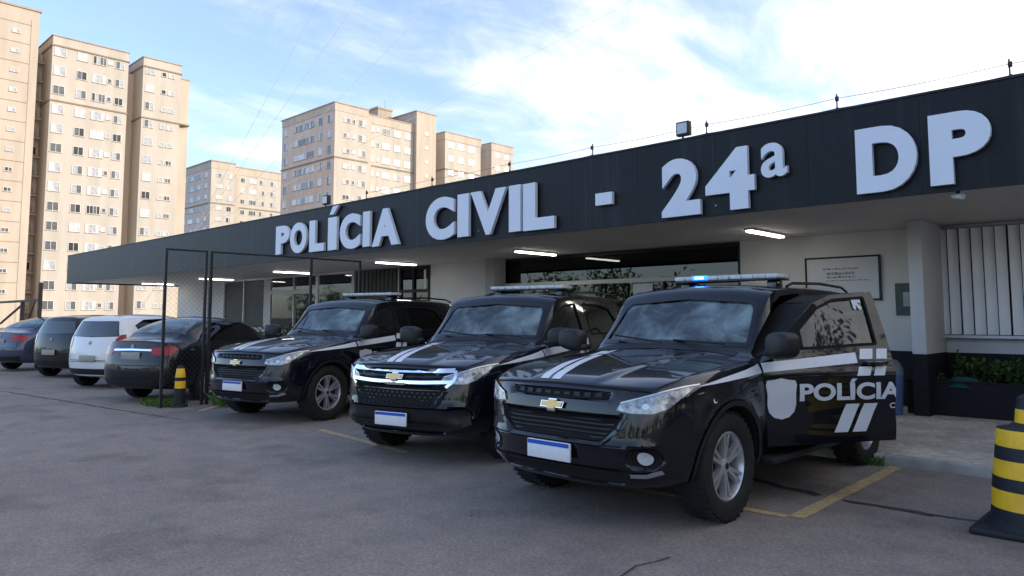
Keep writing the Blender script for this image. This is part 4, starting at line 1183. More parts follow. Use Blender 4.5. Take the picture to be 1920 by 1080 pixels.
w = k.build("door_grille", "steel_dark", st)
k = MB(); k.box(-16.228, -15.065, WY + .02, WY + .03, .10, 2.118); k.box(-16.228, -15.065, WY + .02, WY + .03, 2.202, 2.748); k.build("pane", "entrance_glass", w)
k = MB(); k.box(-15.20, -15.12, WY - .05, WY - .032, 2.2, 2.72); k.build("door_trim", "frame_white", w)
k = MB(); k.box(-23.6, -16.0, WY + .6, WY + .62, .5, 2.8); k.build("inner_wall", "grey_render", st)

# letters standing off the fascia
sg = thing("building_sign", "big raised white letters reading POL\u00cdCIA CIVIL - 24\u00aa DP on the dark fascia", "sign", (0, FY, 0))
LET = [("P", -16.12, -15.50, 2.93, 3.60), ("O", -15.46, -14.74, 2.91, 3.61), ("L", -14.62, -14.02, 2.90, 3.60), ("\u00cd", -13.86, -13.52, 2.89, 3.84),
       ("C", -13.40, -12.66, 2.87, 3.61), ("I", -12.56, -12.32, 2.88, 3.60), ("A", -12.24, -11.36, 2.86, 3.60),
       ("C", -10.55, -9.76, 2.85, 3.63), ("I", -9.67, -9.38, 2.86, 3.62), ("V", -9.33, -8.47, 2.85, 3.62), ("I", -8.40, -8.14, 2.85, 3.62), ("L", -8.08, -7.42, 2.84, 3.61),
       ("-", -6.61, -6.31, 3.10, 3.28), ("2", -5.47, -4.88, 2.81, 3.60), ("4", -4.80, -4.12, 2.82, 3.62), ("\u00aa", -4.03, -3.70, 3.17, 3.60),
       ("D", -2.90, -2.27, 2.84, 3.58), ("P", -2.15, -1.58, 2.84, 3.60)]
for ch, x0, x1, z0, z1 in LET:
    if ch == "-":
        k = MB(); k.box(x0, x1, -.080, -.02, z0, z1); k.box(x0 + .06, x0 + .08, -.02, 0, z0 + .05, z0 + .07, 1)
        k.build("letter", ["letter_white", "letter_edge"], sg); continue
    base = {"\u00cd": "I", "\u00aa": "a"}.get(ch, ch)
    k = MB()
    def glyph(txt, x0, x1, z0, z1, bold):
        me = text_mesh(txt, bold, .1)
        xs = [v.co.x for v in me.vertices]; ys = [v.co.y for v in me.vertices]
        fx, fy = (x1 - x0) / (max(xs) - min(xs)), (z1 - z0) / (max(ys) - min(ys))
        vs = [(x0 + (v.co.x - min(xs)) * fx, -.02 - .060 * (v.co.z + .1) / .2, z0 + (v.co.y - min(ys)) * fy) for v in me.vertices]
        k.add(vs, [tuple(p.vertices) for p in me.polygons])
    if base == "I":
        zt = z1 if ch == "I" else 3.60
        k.box(x0, x1, -.080, -.02, z0, zt)
        if ch != "I":
            k.add([(x0 + .05, -.080, 3.66), (x0 + .20, -.080, 3.66), (x1 + .06, -.080, 3.84), (x1 - .16, -.080, 3.84),
                   (x0 + .05, -.02, 3.66), (x0 + .20, -.02, 3.66), (x1 + .06, -.02, 3.84), (x1 - .16, -.02, 3.84)],
                  [(0, 1, 2, 3), (4, 7, 6, 5), (0, 4, 5, 1), (1, 5, 6, 2), (2, 6, 7, 3), (3, 7, 4, 0)])
    else:
        glyph(base, x0, x1, z0, z1, .055 if base != 'a' else .018)
    for xx in (x0 + (x1 - x0) * .15,): k.box(xx, xx + .02, -.02, 0, z0 + .08, z0 + .10, 1)
    k.build("letter", ["letter_white", "letter_edge"], sg)

# eave lights
EL = ["lit tube light under the eave nearest the wide notice board", "lit tube light under the eave above the glazed entrance",
      "lit tube light under the eave above the first dark window left of the entrance", "lit tube light under the eave between the fence posts and the letter P",
      "lit tube light under the eave just behind the fence's pair of posts", "lit tube light under the far left tip of the eave",
      "lit tube light under the eave just past the photo's right edge, before the blinds", "lit tube light under the eave farther right, out of the picture"]
for (x, y), lb in zip(((-5.2, 11.3), (-10.25, 11.4), (-14.75, 11.2), (-19.95, 11.3), (-25.5, 11.5), (-30.8, 11.5), (-.35, 11.0), (4.5, 11.2)), EL):
    t = thing("ceiling_light", lb, "light", (x, y, ZS), 0, "tube lights under the eave")
    k = MB(); k.rbox(-.07, .07, -.62, .62, -.035, -.001, .008); k.build("housing", "frame_white", t)
    k = MB()
    for dx in (-.03, .03): k.tube((dx, -.60, -.052), (dx, .60, -.052), .014, 10)
    k.build("tube", "tube_light", t, 60)
# floodlights, camera, electric fence on the roof edge
def flood(lb, x, s):
    t = thing("floodlight", lb, "light", (x, FY + .06, ZT + .03), 0, "floodlights on the roof edge")
    k = MB(); k.tube((0, 0, 0), (0, 0, .05 * s), .015, 8); k.rbox(-.10 * s, .10 * s, -.02, .07, .05 * s, .25 * s, .012); k.build("housing", "steel_dark", t, 40)
    k = MB(); k.box(-.075 * s, .075 * s, -.026, -.021, .08 * s, .225 * s); k.build("lens", "flood_glass", t)
flood("square floodlight on the roof edge above the figure 2 of the sign", -5.2, 1.0)
flood("small floodlight on the roof edge above the accented letter of the sign", -14.2, 1.05)
t = thing("security_camera", "small white camera under the eave below the sign's last letter", "camera", (-1.95, FY + .15, ZS - .05))
k = MB(); k.tube((0, 0, .05), (0, 0, -.02), .02, 10); k.build("bracket", "steel_dark", t)
k = MB(); k.tube((-.05, .02, -.03), (.06, -.06, -.06), .032, 12); k.build("housing", "frame_white", t, 40)
ef = thing("electric_fence", "thin electric security wires on short posts along the roof edge", "fence", (0, 9.2, ZT))
px_ = [-1.47, -3.27, -5.05, -7.07, -8.9, -11, -13.2, 1.2, 4.0]
for x in px_:
    k = MB(); k.tube((x, 0, -.26), (x + rng.uniform(-.02, .02), 0, .34), .009, 6); k.rbox(x - .02, x + .02, -.02, .02, .25, .31, .008); k.rbox(x - .016, x + .016, -.016, .016, .14, .17, .006)
    k.build("post", "steel_dark", ef)
sx = sorted(px_)
for z in (.28, .155):
    k = MB()
    for a, b in zip(sx, sx[1:]):
        pts = [Vector((a + (b - a) * i / 6, -.02, z - .02 * math.sin(math.pi * i / 6))) for i in range(7)]
        k.path(pts, .0035, 4)
    k.build("wire", "wire_grey", ef)

# wall fittings
t = thing("notice_board", "wide framed white notice board on the wall behind the nearest police car", "sign", (-5.06, WY - .03, 1.72))
k = MB(); k.box(.03, 1.17, 0, .02, .03, .70); k.build("panel", "board_white", t)
k = MB()
k.box(0, .03, -.012, .025, 0, .73); k.box(1.17, 1.20, -.012, .025, 0, .73); k.box(.03, 1.17, -.0115, .0245, .70, .73); k.box(.03, 1.17, -.0115, .0245, 0, .03)
k.build("frame", "steel_dark", t)
rr = random.Random(5)
for z, h, xa, xb in ((.515, .028, .30, .86), (.43, .045, .36, .80), (.375, .035, .36, .82), (.325, .018, .34, 1.03)):
    x = xa; k = MB()
    while x < xb:
        w_ = rr.uniform(.018, .06); k.box(x, min(x + w_, xb), -.002, 0, z, z + h * rr.uniform(.7, 1)); x += w_ + rr.uniform(.008, .022)
    k.build("text_line", "board_ink", t)
t = thing("poster", "small dark green framed poster on the wall beside the white pillar", "poster", (-3.66, WY - .03, 1.48))
k = MB(); k.box(0, .30, 0, .02, 0, .50); k.build("frame", "poster_green", t)
k = MB(); k.box(.11, .24, -.003, -.0005, .14, .36); k.build("picture", "poster_pale", t)
t = thing("waste_bin", "blue waste bin with a swing lid standing beside the black planter", "bin", (-3.45, 11.35, .086))
k = MB(); k.lathe([(.001, 0), (.13, 0), (.15, .03), (.175, .55), (.165, .56)], 24); k.build("bucket", "bin_blue", t, 40)
k = MB(); k.lathe([(.18, .555), (.182, .60), (.165, .68), (.10, .76), (.001, .785)], 24); k.rbox(-.09, .09, -.175, -.10, .60, .70, .01); k.build("lid", "bin_lid", t, 40)

# ------------------------------------------------------------------ planting
def leaf_cloud(k, c, rad, n, size, rr, mi=1, up=.3, lump=None):
    cl = lump or [(rr.uniform(-1, 1), rr.uniform(-1, 1), rr.uniform(-1, 1)) for _ in range(max(3, n // 40))]
    for _ in range(n):
        b = rr.choice(cl); p = Vector((c[0] + rad[0] * (b[0] * .72 + rr.gauss(0, .26)), c[1] + rad[1] * (b[1] * .72 + rr.gauss(0, .26)), c[2] + rad[2] * (b[2] * .72 + rr.gauss(0, .26))))
        M = Matrix.Translation(p) @ Matrix.Rotation(rr.uniform(0, 6.28), 4, 'Z') @ Matrix.Rotation(rr.uniform(-1.2, 1.2) + up, 4, 'X') @ Matrix.Rotation(rr.uniform(-.6, .6), 4, 'Y')
        s = size * rr.uniform(.6, 1.3)
        k.add([(0, -s * .5, 0), (s * .32, 0, s * .08), (0, s * .6, -s * .05), (-s * .32, 0, s * .08)], [(0, 1, 2, 3)], rr.choice((mi, mi, mi + 1, mi + 2)), M)
def bush(name, lb, cat, c, rad, n, size, seed, group=None):
    rr = random.Random(seed)
    t = thing(name, lb, cat, (c[0], c[1], c[2]), 0, group)
    k = MB()
    for i in range(7):
        a = rr.uniform(0, 6.28); k.tube((rr.uniform(-.05, .05), rr.uniform(-.05, .05), 0), (rad[0] * .7 * math.cos(a), rad[1] * .7 * math.sin(a), rad[2] * rr.uniform(.9, 1.7)), .012, 5, 0, .004)
    k.build("stem", "bark", t)
    k = MB(); leaf_cloud(k, (0, 0, rad[2]), rad, n, size, rr, 0)
    k.build("foliage", ["leaf_0", "leaf_1", "leaf_2"], t)
    return t
t = thing("planter", "long low black planter box under the window with blinds", "planter", (-3.33, 11.68, .085))
k = MB(); k.box(0, 8.0, 0, .06, 0, .46); k.box(0, .06, .06, .70, 0, .46); k.box(7.94, 8.0, .06, .70, 0, .46); k.rbox(-.01, 8.01, -.012, .065, .46, .485, .006); k.build("box", "planter_black", t)
k = MB(); k.box(.06, 7.94, .06, .70, .02, .40); k.build("soil", "soil", t)
PB = ["leafy shrub nearest the teal basin in the black planter", "broad leafy shrub in the black planter right of the teal basin", "tall thin shrub in the black planter in front of the sill",
      "low leafy shrub in the black planter at the photo's right edge", "low dark shrub in the black planter beside the white pillar"]
for (x, y, rx, rz, n, s), lb in zip(((-2.55, 12.22, .24, .17, 300, .07), (-2.10, 12.05, .26, .20, 360, .08), (-2.78, 12.3, .12, .26, 140, .06), (-1.62, 12.05, .30, .16, 320, .08), (-3.02, 12.0, .16, .10, 130, .06)), PB):
    bush("shrub", lb, "plant", (x, y, .48), (rx, .16, rz), n, s, int(-x * 100), "shrubs in the black planter")
for i in range(7): bush("shrub", "leafy shrub in the planter beyond the photo's right edge", "plant", (-.9 + i * .8, 12.05, .48), (.3, .16, .17), 160, .08, 300 + i, "shrubs further along the planter")
k = MB(); k.lathe([(.001, .13), (.12, .125), (.21, .075), (.255, .0), (.265, -.005)], 28); 
tag(k.build("basin", "basin_teal", None, 50, (-2.66, 11.9, .49)), "upturned teal plastic basin lying among the planter's shrubs", "basin")
# palm by the grey pillar
t = thing("potted_palm", "small dark palm standing against the wall left of the entrance", "plant", (-13.2, 12.0, .085))
k = MB(); k.lathe([(.001, 0), (.14, 0), (.19, .34), (.17, .35), (.165, .30), (.001, .30)], 20); k.build("pot", "planter_black", t, 40)
k = MB(); k.tube((0, 0, .3), (.03, 0, 1.5), .05, 8, 0, .03); k.build("trunk", "bark", t)
k = MB(); rr = random.Random(11)
for i in range(15):
    a = i * 2.4; L_ = rr.uniform(.55, .85); el = rr.uniform(.2, 1.2)
    P = [Vector((.03 + L_ * u * math.cos(a) * math.cos(el), L_ * u * math.sin(a) * math.cos(el) * .6, 1.5 + L_ * u * math.sin(el) - .55 * L_ * u * u)) for u in (0, .2, .4, .6, .8, 1)]
    k.path(P, .006, 4, 0)
    for u in range(1, 6):
        for j in range(4):
            p = P[u - 1].lerp(P[u], j / 4); d = (P[u] - P[u - 1]).normalized(); sd = d.cross(Vector((0, 0, 1))).normalized()
            for s in (-1, 1):
                q = p + sd * s * .17 * (1.1 - u * .12) + d * .09 - Vector((0, 0, .05)); k.add([p, p + d * .022, q], [(0, 1, 2)], rr.choice((0, 1, 2)))
k.build("frond", ["leaf_2", "leaf_0", "leaf_2"], t)
HB = ["green hedge bush at the wall behind the black sedan's roof", "green hedge bush at the wall touching the far police car's bonnet", "green hedge bush at the wall behind the far police car's windscreen"]
for (x, rx), lb in zip(((-23.4, .6), (-22.1, .6), (-20.8, .55)), HB):
    bush("hedge_bush", lb, "plant", (x, 11.6, .085), (rx, .4, .55), 900, .09, int(-x * 10), "bushes along the left wall")
# weeds
def weeds(lb, x, y, rx, ry, n, h, seed):
    rr = random.Random(seed); k = MB()
    for _ in range(n):
        a, r_ = rr.uniform(0, 6.28), math.sqrt(rr.random()); bx, by = rx * r_ * math.cos(a), ry * r_ * math.sin(a)
        d = rr.uniform(0, 6.28); hh = h * rr.uniform(.4, 1.2); w_ = .006; ln = hh * rr.uniform(.3, 1.0)
        k.add([(bx - w_, by, 0), (bx + w_, by, 0), (bx + w_ * .7 + math.cos(d) * ln * .4, by + math.sin(d) * ln * .4, hh * .7), (bx + math.cos(d) * ln, by + math.sin(d) * ln, hh * .95)], [(0, 1, 2, 3)], rr.choice((0, 1, 2)))
    o = k.build("weed_clump", ["leaf_1", "leaf_0", "leaf_3"], None, None, (x, y, 0)); return tag(o, lb, "weeds", None, "stuff")
weeds("patch of green weeds at the foot of the fence post", -12.85, 4.95, .62, .30, 1300, .085, 21)
weeds("weeds between the small striped bollard and the far police car", -11.9, 5.75, .35, .35, 260, .2, 22)
weeds("small green weeds at the kerb end of the yellow line", -2.62, 7.82, .16, .07, 160, .08, 23)

# ------------------------------------------------------------------ street furniture
def cone():
    t = thing("traffic_cone", "tall yellow and black striped traffic cone at the right edge of the photo", "cone", (-.975, 6.13, 0))
    k = MB(); k.rbox(-.335, .335, -.335, .335, 0, .045, .015); k.lathe([(.31, .045), (.285, .07), (.26, .10)], 32); k.build("base", "cone_black", t, 40)
    prof = [(.268, .05, 0), (.258, .165, 0), (.257, .167, 1), (.250, .290, 1), (.249, .292, 0), (.241, .372, 0), (.240, .374, 1), (.227, .488, 1), (.226, .490, 0), (.218, .575, 0), (.217, .577, 1), (.207, .690, 1),
            (.204, .693, 0), (.135, .708, 0), (.105, .730, 0), (.098, .733, 1), (.088, .825, 1), (.086, .827, 0), (.075, .90, 0), (.05, .92, 0), (.001, .925, 0)]
    k = MB(); k.lathe([(r_, z) for r_, z, _ in prof], 40, 0, None, [prof[i][2] if prof[i][2] == prof[i + 1][2] else 0 for i in range(len(prof) - 1)])
    k.build("body", ["cone_black", "cone_yellow"], t, 40)
cone()
t = thing("bollard", "small black bollard with two yellow bands beside the fence post", "bollard", (-12.30, 5.0, 0))
k = MB(); prof = [(.13, 0, 0), (.125, .04, 0), (.085, .05, 0), (.085, .30, 0), (.0851, .302, 1), (.083, .42, 1), (.0829, .422, 0), (.082, .475, 0), (.0821, .477, 1), (.06, .62, 1), (.058, .622, 0), (.05, .66, 0), (.001, .67, 0)]
k.lathe([(r_, z) for r_, z, _ in prof], 24, 0, None, [prof[i][2] if prof[i][2] == prof[i + 1][2] else 0 for i in range(len(prof) - 1)])
k.build("post", ["cone_black", "cone_yellow"], t, 40)
# chain link screen between the two rows of bays
t = thing("chain_link_fence", "tall dark framed chain link fence running back to the station between the parked cars", "fence", (-12.35, 4.72, 0))
for y, tw in ((0, 0), (.66, 1), (2.66, 0), (3.75, 0)):
    k = MB(); k.box(-.021, .021, y - .021, y + .021, 0, 2.575)
    k.build("post", "steel_dark", t)
k = MB(); k.box(-.025, .025, .72, .77, 0, 2.574); k.build("gate_post", "steel_dark", t)
k = MB(); k.box(-.022, .022, .026, .634, 2.545, 2.575); k.box(-.022, .022, .771, 2.634, 2.545, 2.575); k.box(-.022, .022, 2.686, 3.724, 2.545, 2.575)
k.build("rail", "steel_dark", t)
k = MB(); s = .085
for d in (1, -1):
    c = -2.6
    while c < 6.4:
        # line y = c + d*z clipped to the frame
        pts = []
        z0, z1 = .06, 2.53
        ya, yb = (c + z0, c + z1) if d > 0 else (c + 2.6 - z0, c + 2.6 - z1)
        lo, hi = .0, 3.75
        def clip(ya, za, yb, zb):
            t0, t1 = 0.0, 1.0; dy = yb - ya
            if abs(dy) < 1e-9: return None
            for e, sg_ in ((lo, 1), (hi, -1)):
                q = (e - ya) / dy
                if (dy > 0) == (sg_ > 0): t0 = max(t0, q)
                else: t1 = min(t1, q)
            if t0 >= t1: return None
            return (ya + dy * t0, za + (zb - za) * t0, ya + dy * t1, za + (zb - za) * t1)
        r_ = clip(ya, z0, yb, z1)
        if r_: k.tube((.004 * d, r_[0], r_[1]), (.004 * d, r_[2], r_[3]), .0014, 4)
        c += s
k.build("mesh", "wire_grey", t)
# brown pipe gate frame at the far left
t = thing("metal_gate", "brown steel pipe gate frame behind the leftmost parked cars", "gate", (-24.95, 6.0, 0))
k = MB(); k.box(-.05, .05, -.05, .05, 0, 2.47); k.build("post", "rust_brown", t)
k = MB(); k.box(-1.98, -1.86, -.05, .05, 0, 1.95); k.build("post", "rust_brown", t)
k = MB(); k.box(-6.2, -.05, -.03, .03, 1.92, 1.99); k.build("rail", "rust_brown", t)
k = MB(); k.tube((-1.92, 0, 1.85), (-4.6, 0, 1.25), .035, 8); k.build("brace", "rust_brown", t)
k = MB(); k.tube((-1.4, .0, 1.2), (-.5, 0, 1.92), .02, 6); k.build("brace", "rust_brown", t)

# ------------------------------------------------------------------ apartment towers
def win_mesh(w, h, v, mull=1):
    """window facing +x, centred on the wall plane"""
    k = MB(); f = .07
    k.box(-.02, .05, -w / 2, w / 2, -h / 2, -h / 2 + f, 0); k.box(-.02, .05, -w / 2, w / 2, h / 2 - f, h / 2, 0)
    k.box(-.02, .049, -w / 2, -w / 2 + f, -h / 2 + f, h / 2 - f, 0); k.box(-.02, .049, w / 2 - f, w / 2, -h / 2 + f, h / 2 - f, 0)
    for j in range(mull): 
        y = -w / 2 + w * (j + 1) / (mull + 1); k.box(-.02, .045, y - .03, y + .03, -h / 2 + f, h / 2 - f, 0)
    n = mull + 1; r_ = random.Random(v * 7 + int(w * 100))
    for j in range(n):
        a, b = -w / 2 + f + (w - 2 * f) * j / n, -w / 2 + f + (w - 2 * f) * (j + 1) / n
        k.add([(.012, a, -h / 2 + f), (.012, b, -h / 2 + f), (.012, b, h / 2 - f), (.012, a, h / 2 - f)], [(0, 1, 2, 3)], 1 + min(3, max(0, v + r_.choice((-1, 0, 0, 1)))))
    k.box(-.02, .09, -w / 2 - .05, w / 2 + .05, -h / 2 - .07, -h / 2 - .001, 5)
    return k.mesh("window", ["frame_white", "pane_0", "pane_1", "pane_2", "pane_3", "render_band"])
WCACHE = {}
def window(parent, x, y, z, w, h, facing, rr, mull=None):
    v = rr.choice((0, 1, 1, 2, 2, 3)); mull = (1 if w < 1.7 else 3) if mull is None else mull
    key = (w, h, v, mull)
    if key not in WCACHE: WCACHE[key] = win_mesh(w, h, v, mull)
    o = link("window", WCACHE[key], parent, (x, y, z))
    if facing == '-y': o.rotation_euler = (0, 0, R(-90))
    return o
def block(parent, name, x0, x1, y0, y1, z1, mat, z0=0):
    k = MB(); k.box(x0, x1, y0, y1, z0, z1); return k.build(name, mat, parent)
def band(parent, x0, x1, y0, y1, z, h=.22, d=.14, mat="render_band", name="cornice"):
    k = MB(); k.box(x0 - d, x1 + d, y0 - d, y1 + d, z - h / 2, z + h / 2); return k.build(name, mat, parent)
XT = -122.0
# A: left block with one column of small windows
rr = random.Random(31)
A = thing("apartment_tower", "tall peach apartment tower cut off by the photo's left edge", "building", (0, 0, 0), 0, "apartment towers behind the station")
block(A, "wall", XT - 14, XT, 12.0, 27.45, 45.9, "render_peach"); band(A, XT - 14, XT, 12.0, 27.45, 46.0, .3, .2, "render_roof", "roof")
for i in range(14):
    window(A, XT, 24.62, 42.35 - i * 2.87, .95, .62, '+x', rr, 1)
    window(A, XT, 18.6, 42.35 - i * 2.87, 1.2, 1.1, '+x', rr, 1)
    z = 43.6 - i * 2.87
    k = MB(); k.box(XT + .001, XT + .035, 12.0, 26.5, z - .04, z + .04); k.build("storey_joint", "render_band", A)
k = MB(); k.box(XT + .002, XT + .05, 26.45, 26.55, 0, 44.5); k.build("pilaster", "render_peach", A)
# B: main wing with five window columns
B = thing("apartment_tower", "cream apartment tower with five window columns, second from the photo's left edge", "building", (0, 0, 0), 0, "apartment towers behind the station")
block(B, "wall", XT - 15, XT, 29.25, 39.75, 41.6, "render_cream"); block(B, "wall", XT - 19, XT - 5.0, 26.0, 46.0, 41.2, "render_pink")
block(B, "parapet", XT - 15, XT - .02, 29.27, 39.73, 43.0, "render_cream", 41.602)
band(B, XT - 15, XT, 29.25, 39.75, 41.55); band(B, XT - 15, XT, 29.25, 39.75, 43.05, .16, .12, "render_roof", "roof"); band(B, XT - 15, XT, 29.25, 39.75, 33.27)
for i in range(14):
    z = 40.75 - i * 2.885
    for y, w, h, m in ((30.3, 1.55, 1.35, 1), (33.25, 1.4, 1.3, 1), (35.65, 1.9, 1.3, 3), (37.1, .65, .72, 0), (38.5, 1.25, 1.2, 1)): window(B, XT, y, z - (.05 if m else 0), w, h, '+x', rr, m)
    window(B, XT - 5.0, 28.35, z, 1.3, 1.2, '+x', rr, 1)
    k = MB(); k.box(XT - 4.999, XT - 4.0, 27.5, 29.24, z - 1.15, z - 1.0); k.build("ledge", "render_pink", B)
# C: right wing
C_ = thing("apartment_tower", "narrower cream apartment tower whose right side meets the sky, third from the left", "building", (0, 0, 0), 0, "apartment towers behind the station")
block(C_, "wall", XT - 15, XT, 41.95, 47.9, 41.6, "render_cream"); block(C_, "wall", XT - 14, XT - .8, 47.901, 49.6, 41.0, "render_peach")
block(C_, "parapet", XT - 15, XT - .02, 41.97, 47.88, 43.0, "render_cream", 41.602)
band(C_, XT - 15, XT, 41.95, 47.9, 41.55); band(C_, XT - 15, XT, 41.95, 47.9, 43.05, .16, .12, "render_roof", "roof"); band(C_, XT - 15, XT, 41.95, 49.4, 33.2)
band(C_, XT - 14, XT - .8, 47.9, 49.6, 41.1, .2, .1, "render_roof", "roof")
block(C_, "wall", XT - 12, XT - 4.0, 39.76, 41.94, 41.0, "render_pink")
for i in range(14):
    z = 41.0 - i * 2.89
    for y, w, h, m in ((43.05, 1.35, 1.25, 1), (45.2, .75, .75, 0), (46.35, .95, .75, 1)): window(C_, XT, y, z - (0 if w > 1 else .15), w, h, '+x', rr, m)
    window(C_, XT - 4.0, 40.4, z - .5, .9, 1.2, '+x', rr, 1)
# D: the central tower
XD, YD = -117.5, 74.5
D = thing("apartment_tower", "tall cream corner apartment tower with a raised stair block, in the middle of the skyline", "building", (0, 0, 0), 0, "apartment towers behind the station")
block(D, "wall", XD - 19.5, XD, YD, 81.9, 40.2, "render_pink"); block(D, "wall", XD - 19, XD - .6, 81.9, 93.6, 39.4, "render_cream")
k = MB(); k.box(XD + .001, XD + .03, YD, 81.9, 0, 40.2); k.build("wall", "render_cream", D)
k = MB(); k.box(XD - 19.5, XD + .10, YD - .10, 82.0, 40.2, 41.7); k.build("parapet", "render_peach", D)
k = MB(); k.box(XD - 19, XD - .5, 82.0, 93.7, 39.4, 41.0); k.build("parapet", "render_peach", D)
block(D, "stair_block", XD - 12, XD + .3, 93.7, 98.9, 43.8, "render_peach"); band(D, XD - 12, XD + .3, 93.7, 98.9, 43.9, .25, .12, "render_roof", "roof")
k = MB(); k.box(XD - 10, XD - 6, 88.5, 92.0, 41.0, 44.6); k.box(XD - 10.2, XD - 5.8, 88.3, 92.2, 44.6, 45.0); k.tube((XD - 7, 91, 45), (XD - 7, 91, 47), .05, 6); k.build("water_tank", "render_roof", D)
band(D, XD - 19.5, XD, YD, 81.9, 41.7, .2, .25, "render_roof", "roof"); band(D, XD - 19, XD - .6, 81.95, 93.6, 41.05, .2, .2, "render_roof", "roof")
band(D, XD - 19.5, XD, YD, 81.9, 31.3, .25); band(D, XD - 19, XD - .6, 82.1, 93.6, 31.0, .25)
for i in range(7):
    z = 38.9 - i * 2.95
    for x, w, h, m in ((-135.4, 1.3, 1.5, 1), (-131.6, 1.6, 1.2, 1), (-129.0, 3.0, 1.25, 3), (-125.9, 2.8, 1.3, 3), (-122.4, 1.4, 1.5, 1), (-119.2, 1.3, 1.5, 1)): window(D, x, YD, z, w, h, '-y', rr, m)
    for y, w, h, m in ((77.1, 1.5, .9, 1), (78.7, .6, .8, 0), (80.6, 1.7, 1.3, 1)): window(D, XD + .03, y, z - .2, w, h, '+x', rr, m)
    for y, w, h, m in ((83.2, 1.3, 1.2, 1), (84.75, .6, .8, 0), (86.7, 2.0, 1.3, 3), (89.4, 1.6, 1.3, 1), (92.1, 1.6, 1.3, 1)): window(D, XD - .6, y, z - .6, w, h, '+x', rr, m)
    window(D, XD + .3, 96.4, z + .6, .7, .7, '+x', rr, 0)
k = MB(); k.box(XD - .59, XD - .2, 81.91, 82.9, 0, 39.4); k.build("pilaster", "render_peach", D)
# F: two wings to the right of D
F = thing("apartment_tower", "low set cream apartment block in two wings right of the tall corner tower", "building", (0, 0, 0), 0, "apartment towers behind the station")
block(F, "wall", XD - 14, XD, 101.7, 112.2, 39.4, "render_cream"); block(F, "wall", XD - 14, XD, 115.6, 122.6, 39.4, "render_cream"); block(F, "wall", XD - 13, XD - 4, 99.4, 124, 39.2, "render_pink")
for a, b in ((101.7, 112.2), (115.6, 122.6)):
    k = MB(); k.box(XD - 14, XD + .1, a - .1, b + .1, 39.401, 41.0); k.build("parapet", "render_peach", F); band(F, XD - 14, XD, a, b, 41.05, .2, .2, "render_roof", "roof"); band(F, XD - 14, XD, a, b, 33.0, .22)
for i in range(6):
    z = 38.4 - i * 2.95
    for y in (103.4, 106.3, 109.4): window(F, XD, y, z, 1.6, 1.25, '+x', rr, 1)
    for y in (117.6, 120.5): window(F, XD, y, z, 1.3, 1.0, '+x', rr, 1)
    window(F, XD - 4, 100.6, z - 1, .9, 1.0, '+x', rr, 1)
# E: farther tower between C and D
XE, YE = -190.5, 83.5
E_ = thing("apartment_tower", "distant pale apartment tower seen between the two taller groups", "building", (0, 0, 0), 0, "apartment towers behind the station")
block(E_, "wall", XE - 20, XE, YE, 89.9, 40.9, "render_pink"); block(E_, "wall", XE - 19, XE - .8, 89.9, 104.2, 40.2, "render_cream")
k = MB(); k.box(XE + .001, XE + .03, YE, 89.9, 0, 40.9); k.build("wall", "render_cream", E_)
k = MB(); k.box(XE - 20, XE + .1, YE - .1, 90.0, 40.9, 42.8); k.build("parapet", "render_peach", E_)
k = MB(); k.box(XE - 19, XE - .7, 90.0, 104.3, 40.2, 42.2); k.build("parapet", "render_peach", E_)
band(E_, XE - 20, XE, YE, 89.9, 42.9, .3, .3, "render_roof", "roof"); band(E_, XE - 19, XE - .8, 90.0, 104.2, 42.3, .3, .25, "render_roof", "roof"); band(E_, XE - 20, XE, YE, 89.9, 31.6, .3); band(E_, XE - 19, XE - .8, 90.3, 104.2, 31.2, .3)
k = MB(); k.box(XE - .79, XE - .1, 89.91, 91.4, 0, 40.2); k.build("pilaster", "render_peach", E_)
for i in range(6):
    z = 39.4 - i * 2.95
    for x, w in ((-207, 1.6), (-203.0, 3.4), (-198.6, 3.4), (-193.5, 1.6)): window(E_, x, YE, z, w, 1.3, '-y', rr)
    for y, w, h in ((85.8, 1.7, 1.0), (88.5, 1.3, 1.3)): window(E_, XE + .03, y, z - .2, w, h, '+x', rr)
    for y, w, h in ((92.7, 1.2, 1.2), (95.6, 2.0, 1.3), (98.3, 1.5, 1.3), (101.6, 1.5, 1.3)): window(E_, XE - .8, y, z - .5, w, h, '+x', rr)

# far line of trees added behind the camera to darken reflections in paint and glazing
k = MB(); rr = random.Random(77)
for i in range(92):
    x = -150 + i * 3.2 + rr.uniform(-1.5, 1.5); y = -62 + rr.uniform(-7, 7); h = rr.uniform(5.5, 9) * (.75 + .25 * math.sin(i * .31))
    k.tube((x, y, 0), (x, y, h * .5), .2, 6, 0, .12)
    leaf_cloud(k, (x, y, h * .62), (h * .5, h * .42, h * .5), 300, .7, rr, 1)
tag(k.build("reflection_trees", ["bark", "leaf_0", "leaf_2", "leaf_0"]), "dark unseen line of trees added behind the camera for reflections", "trees", None, "stuff")
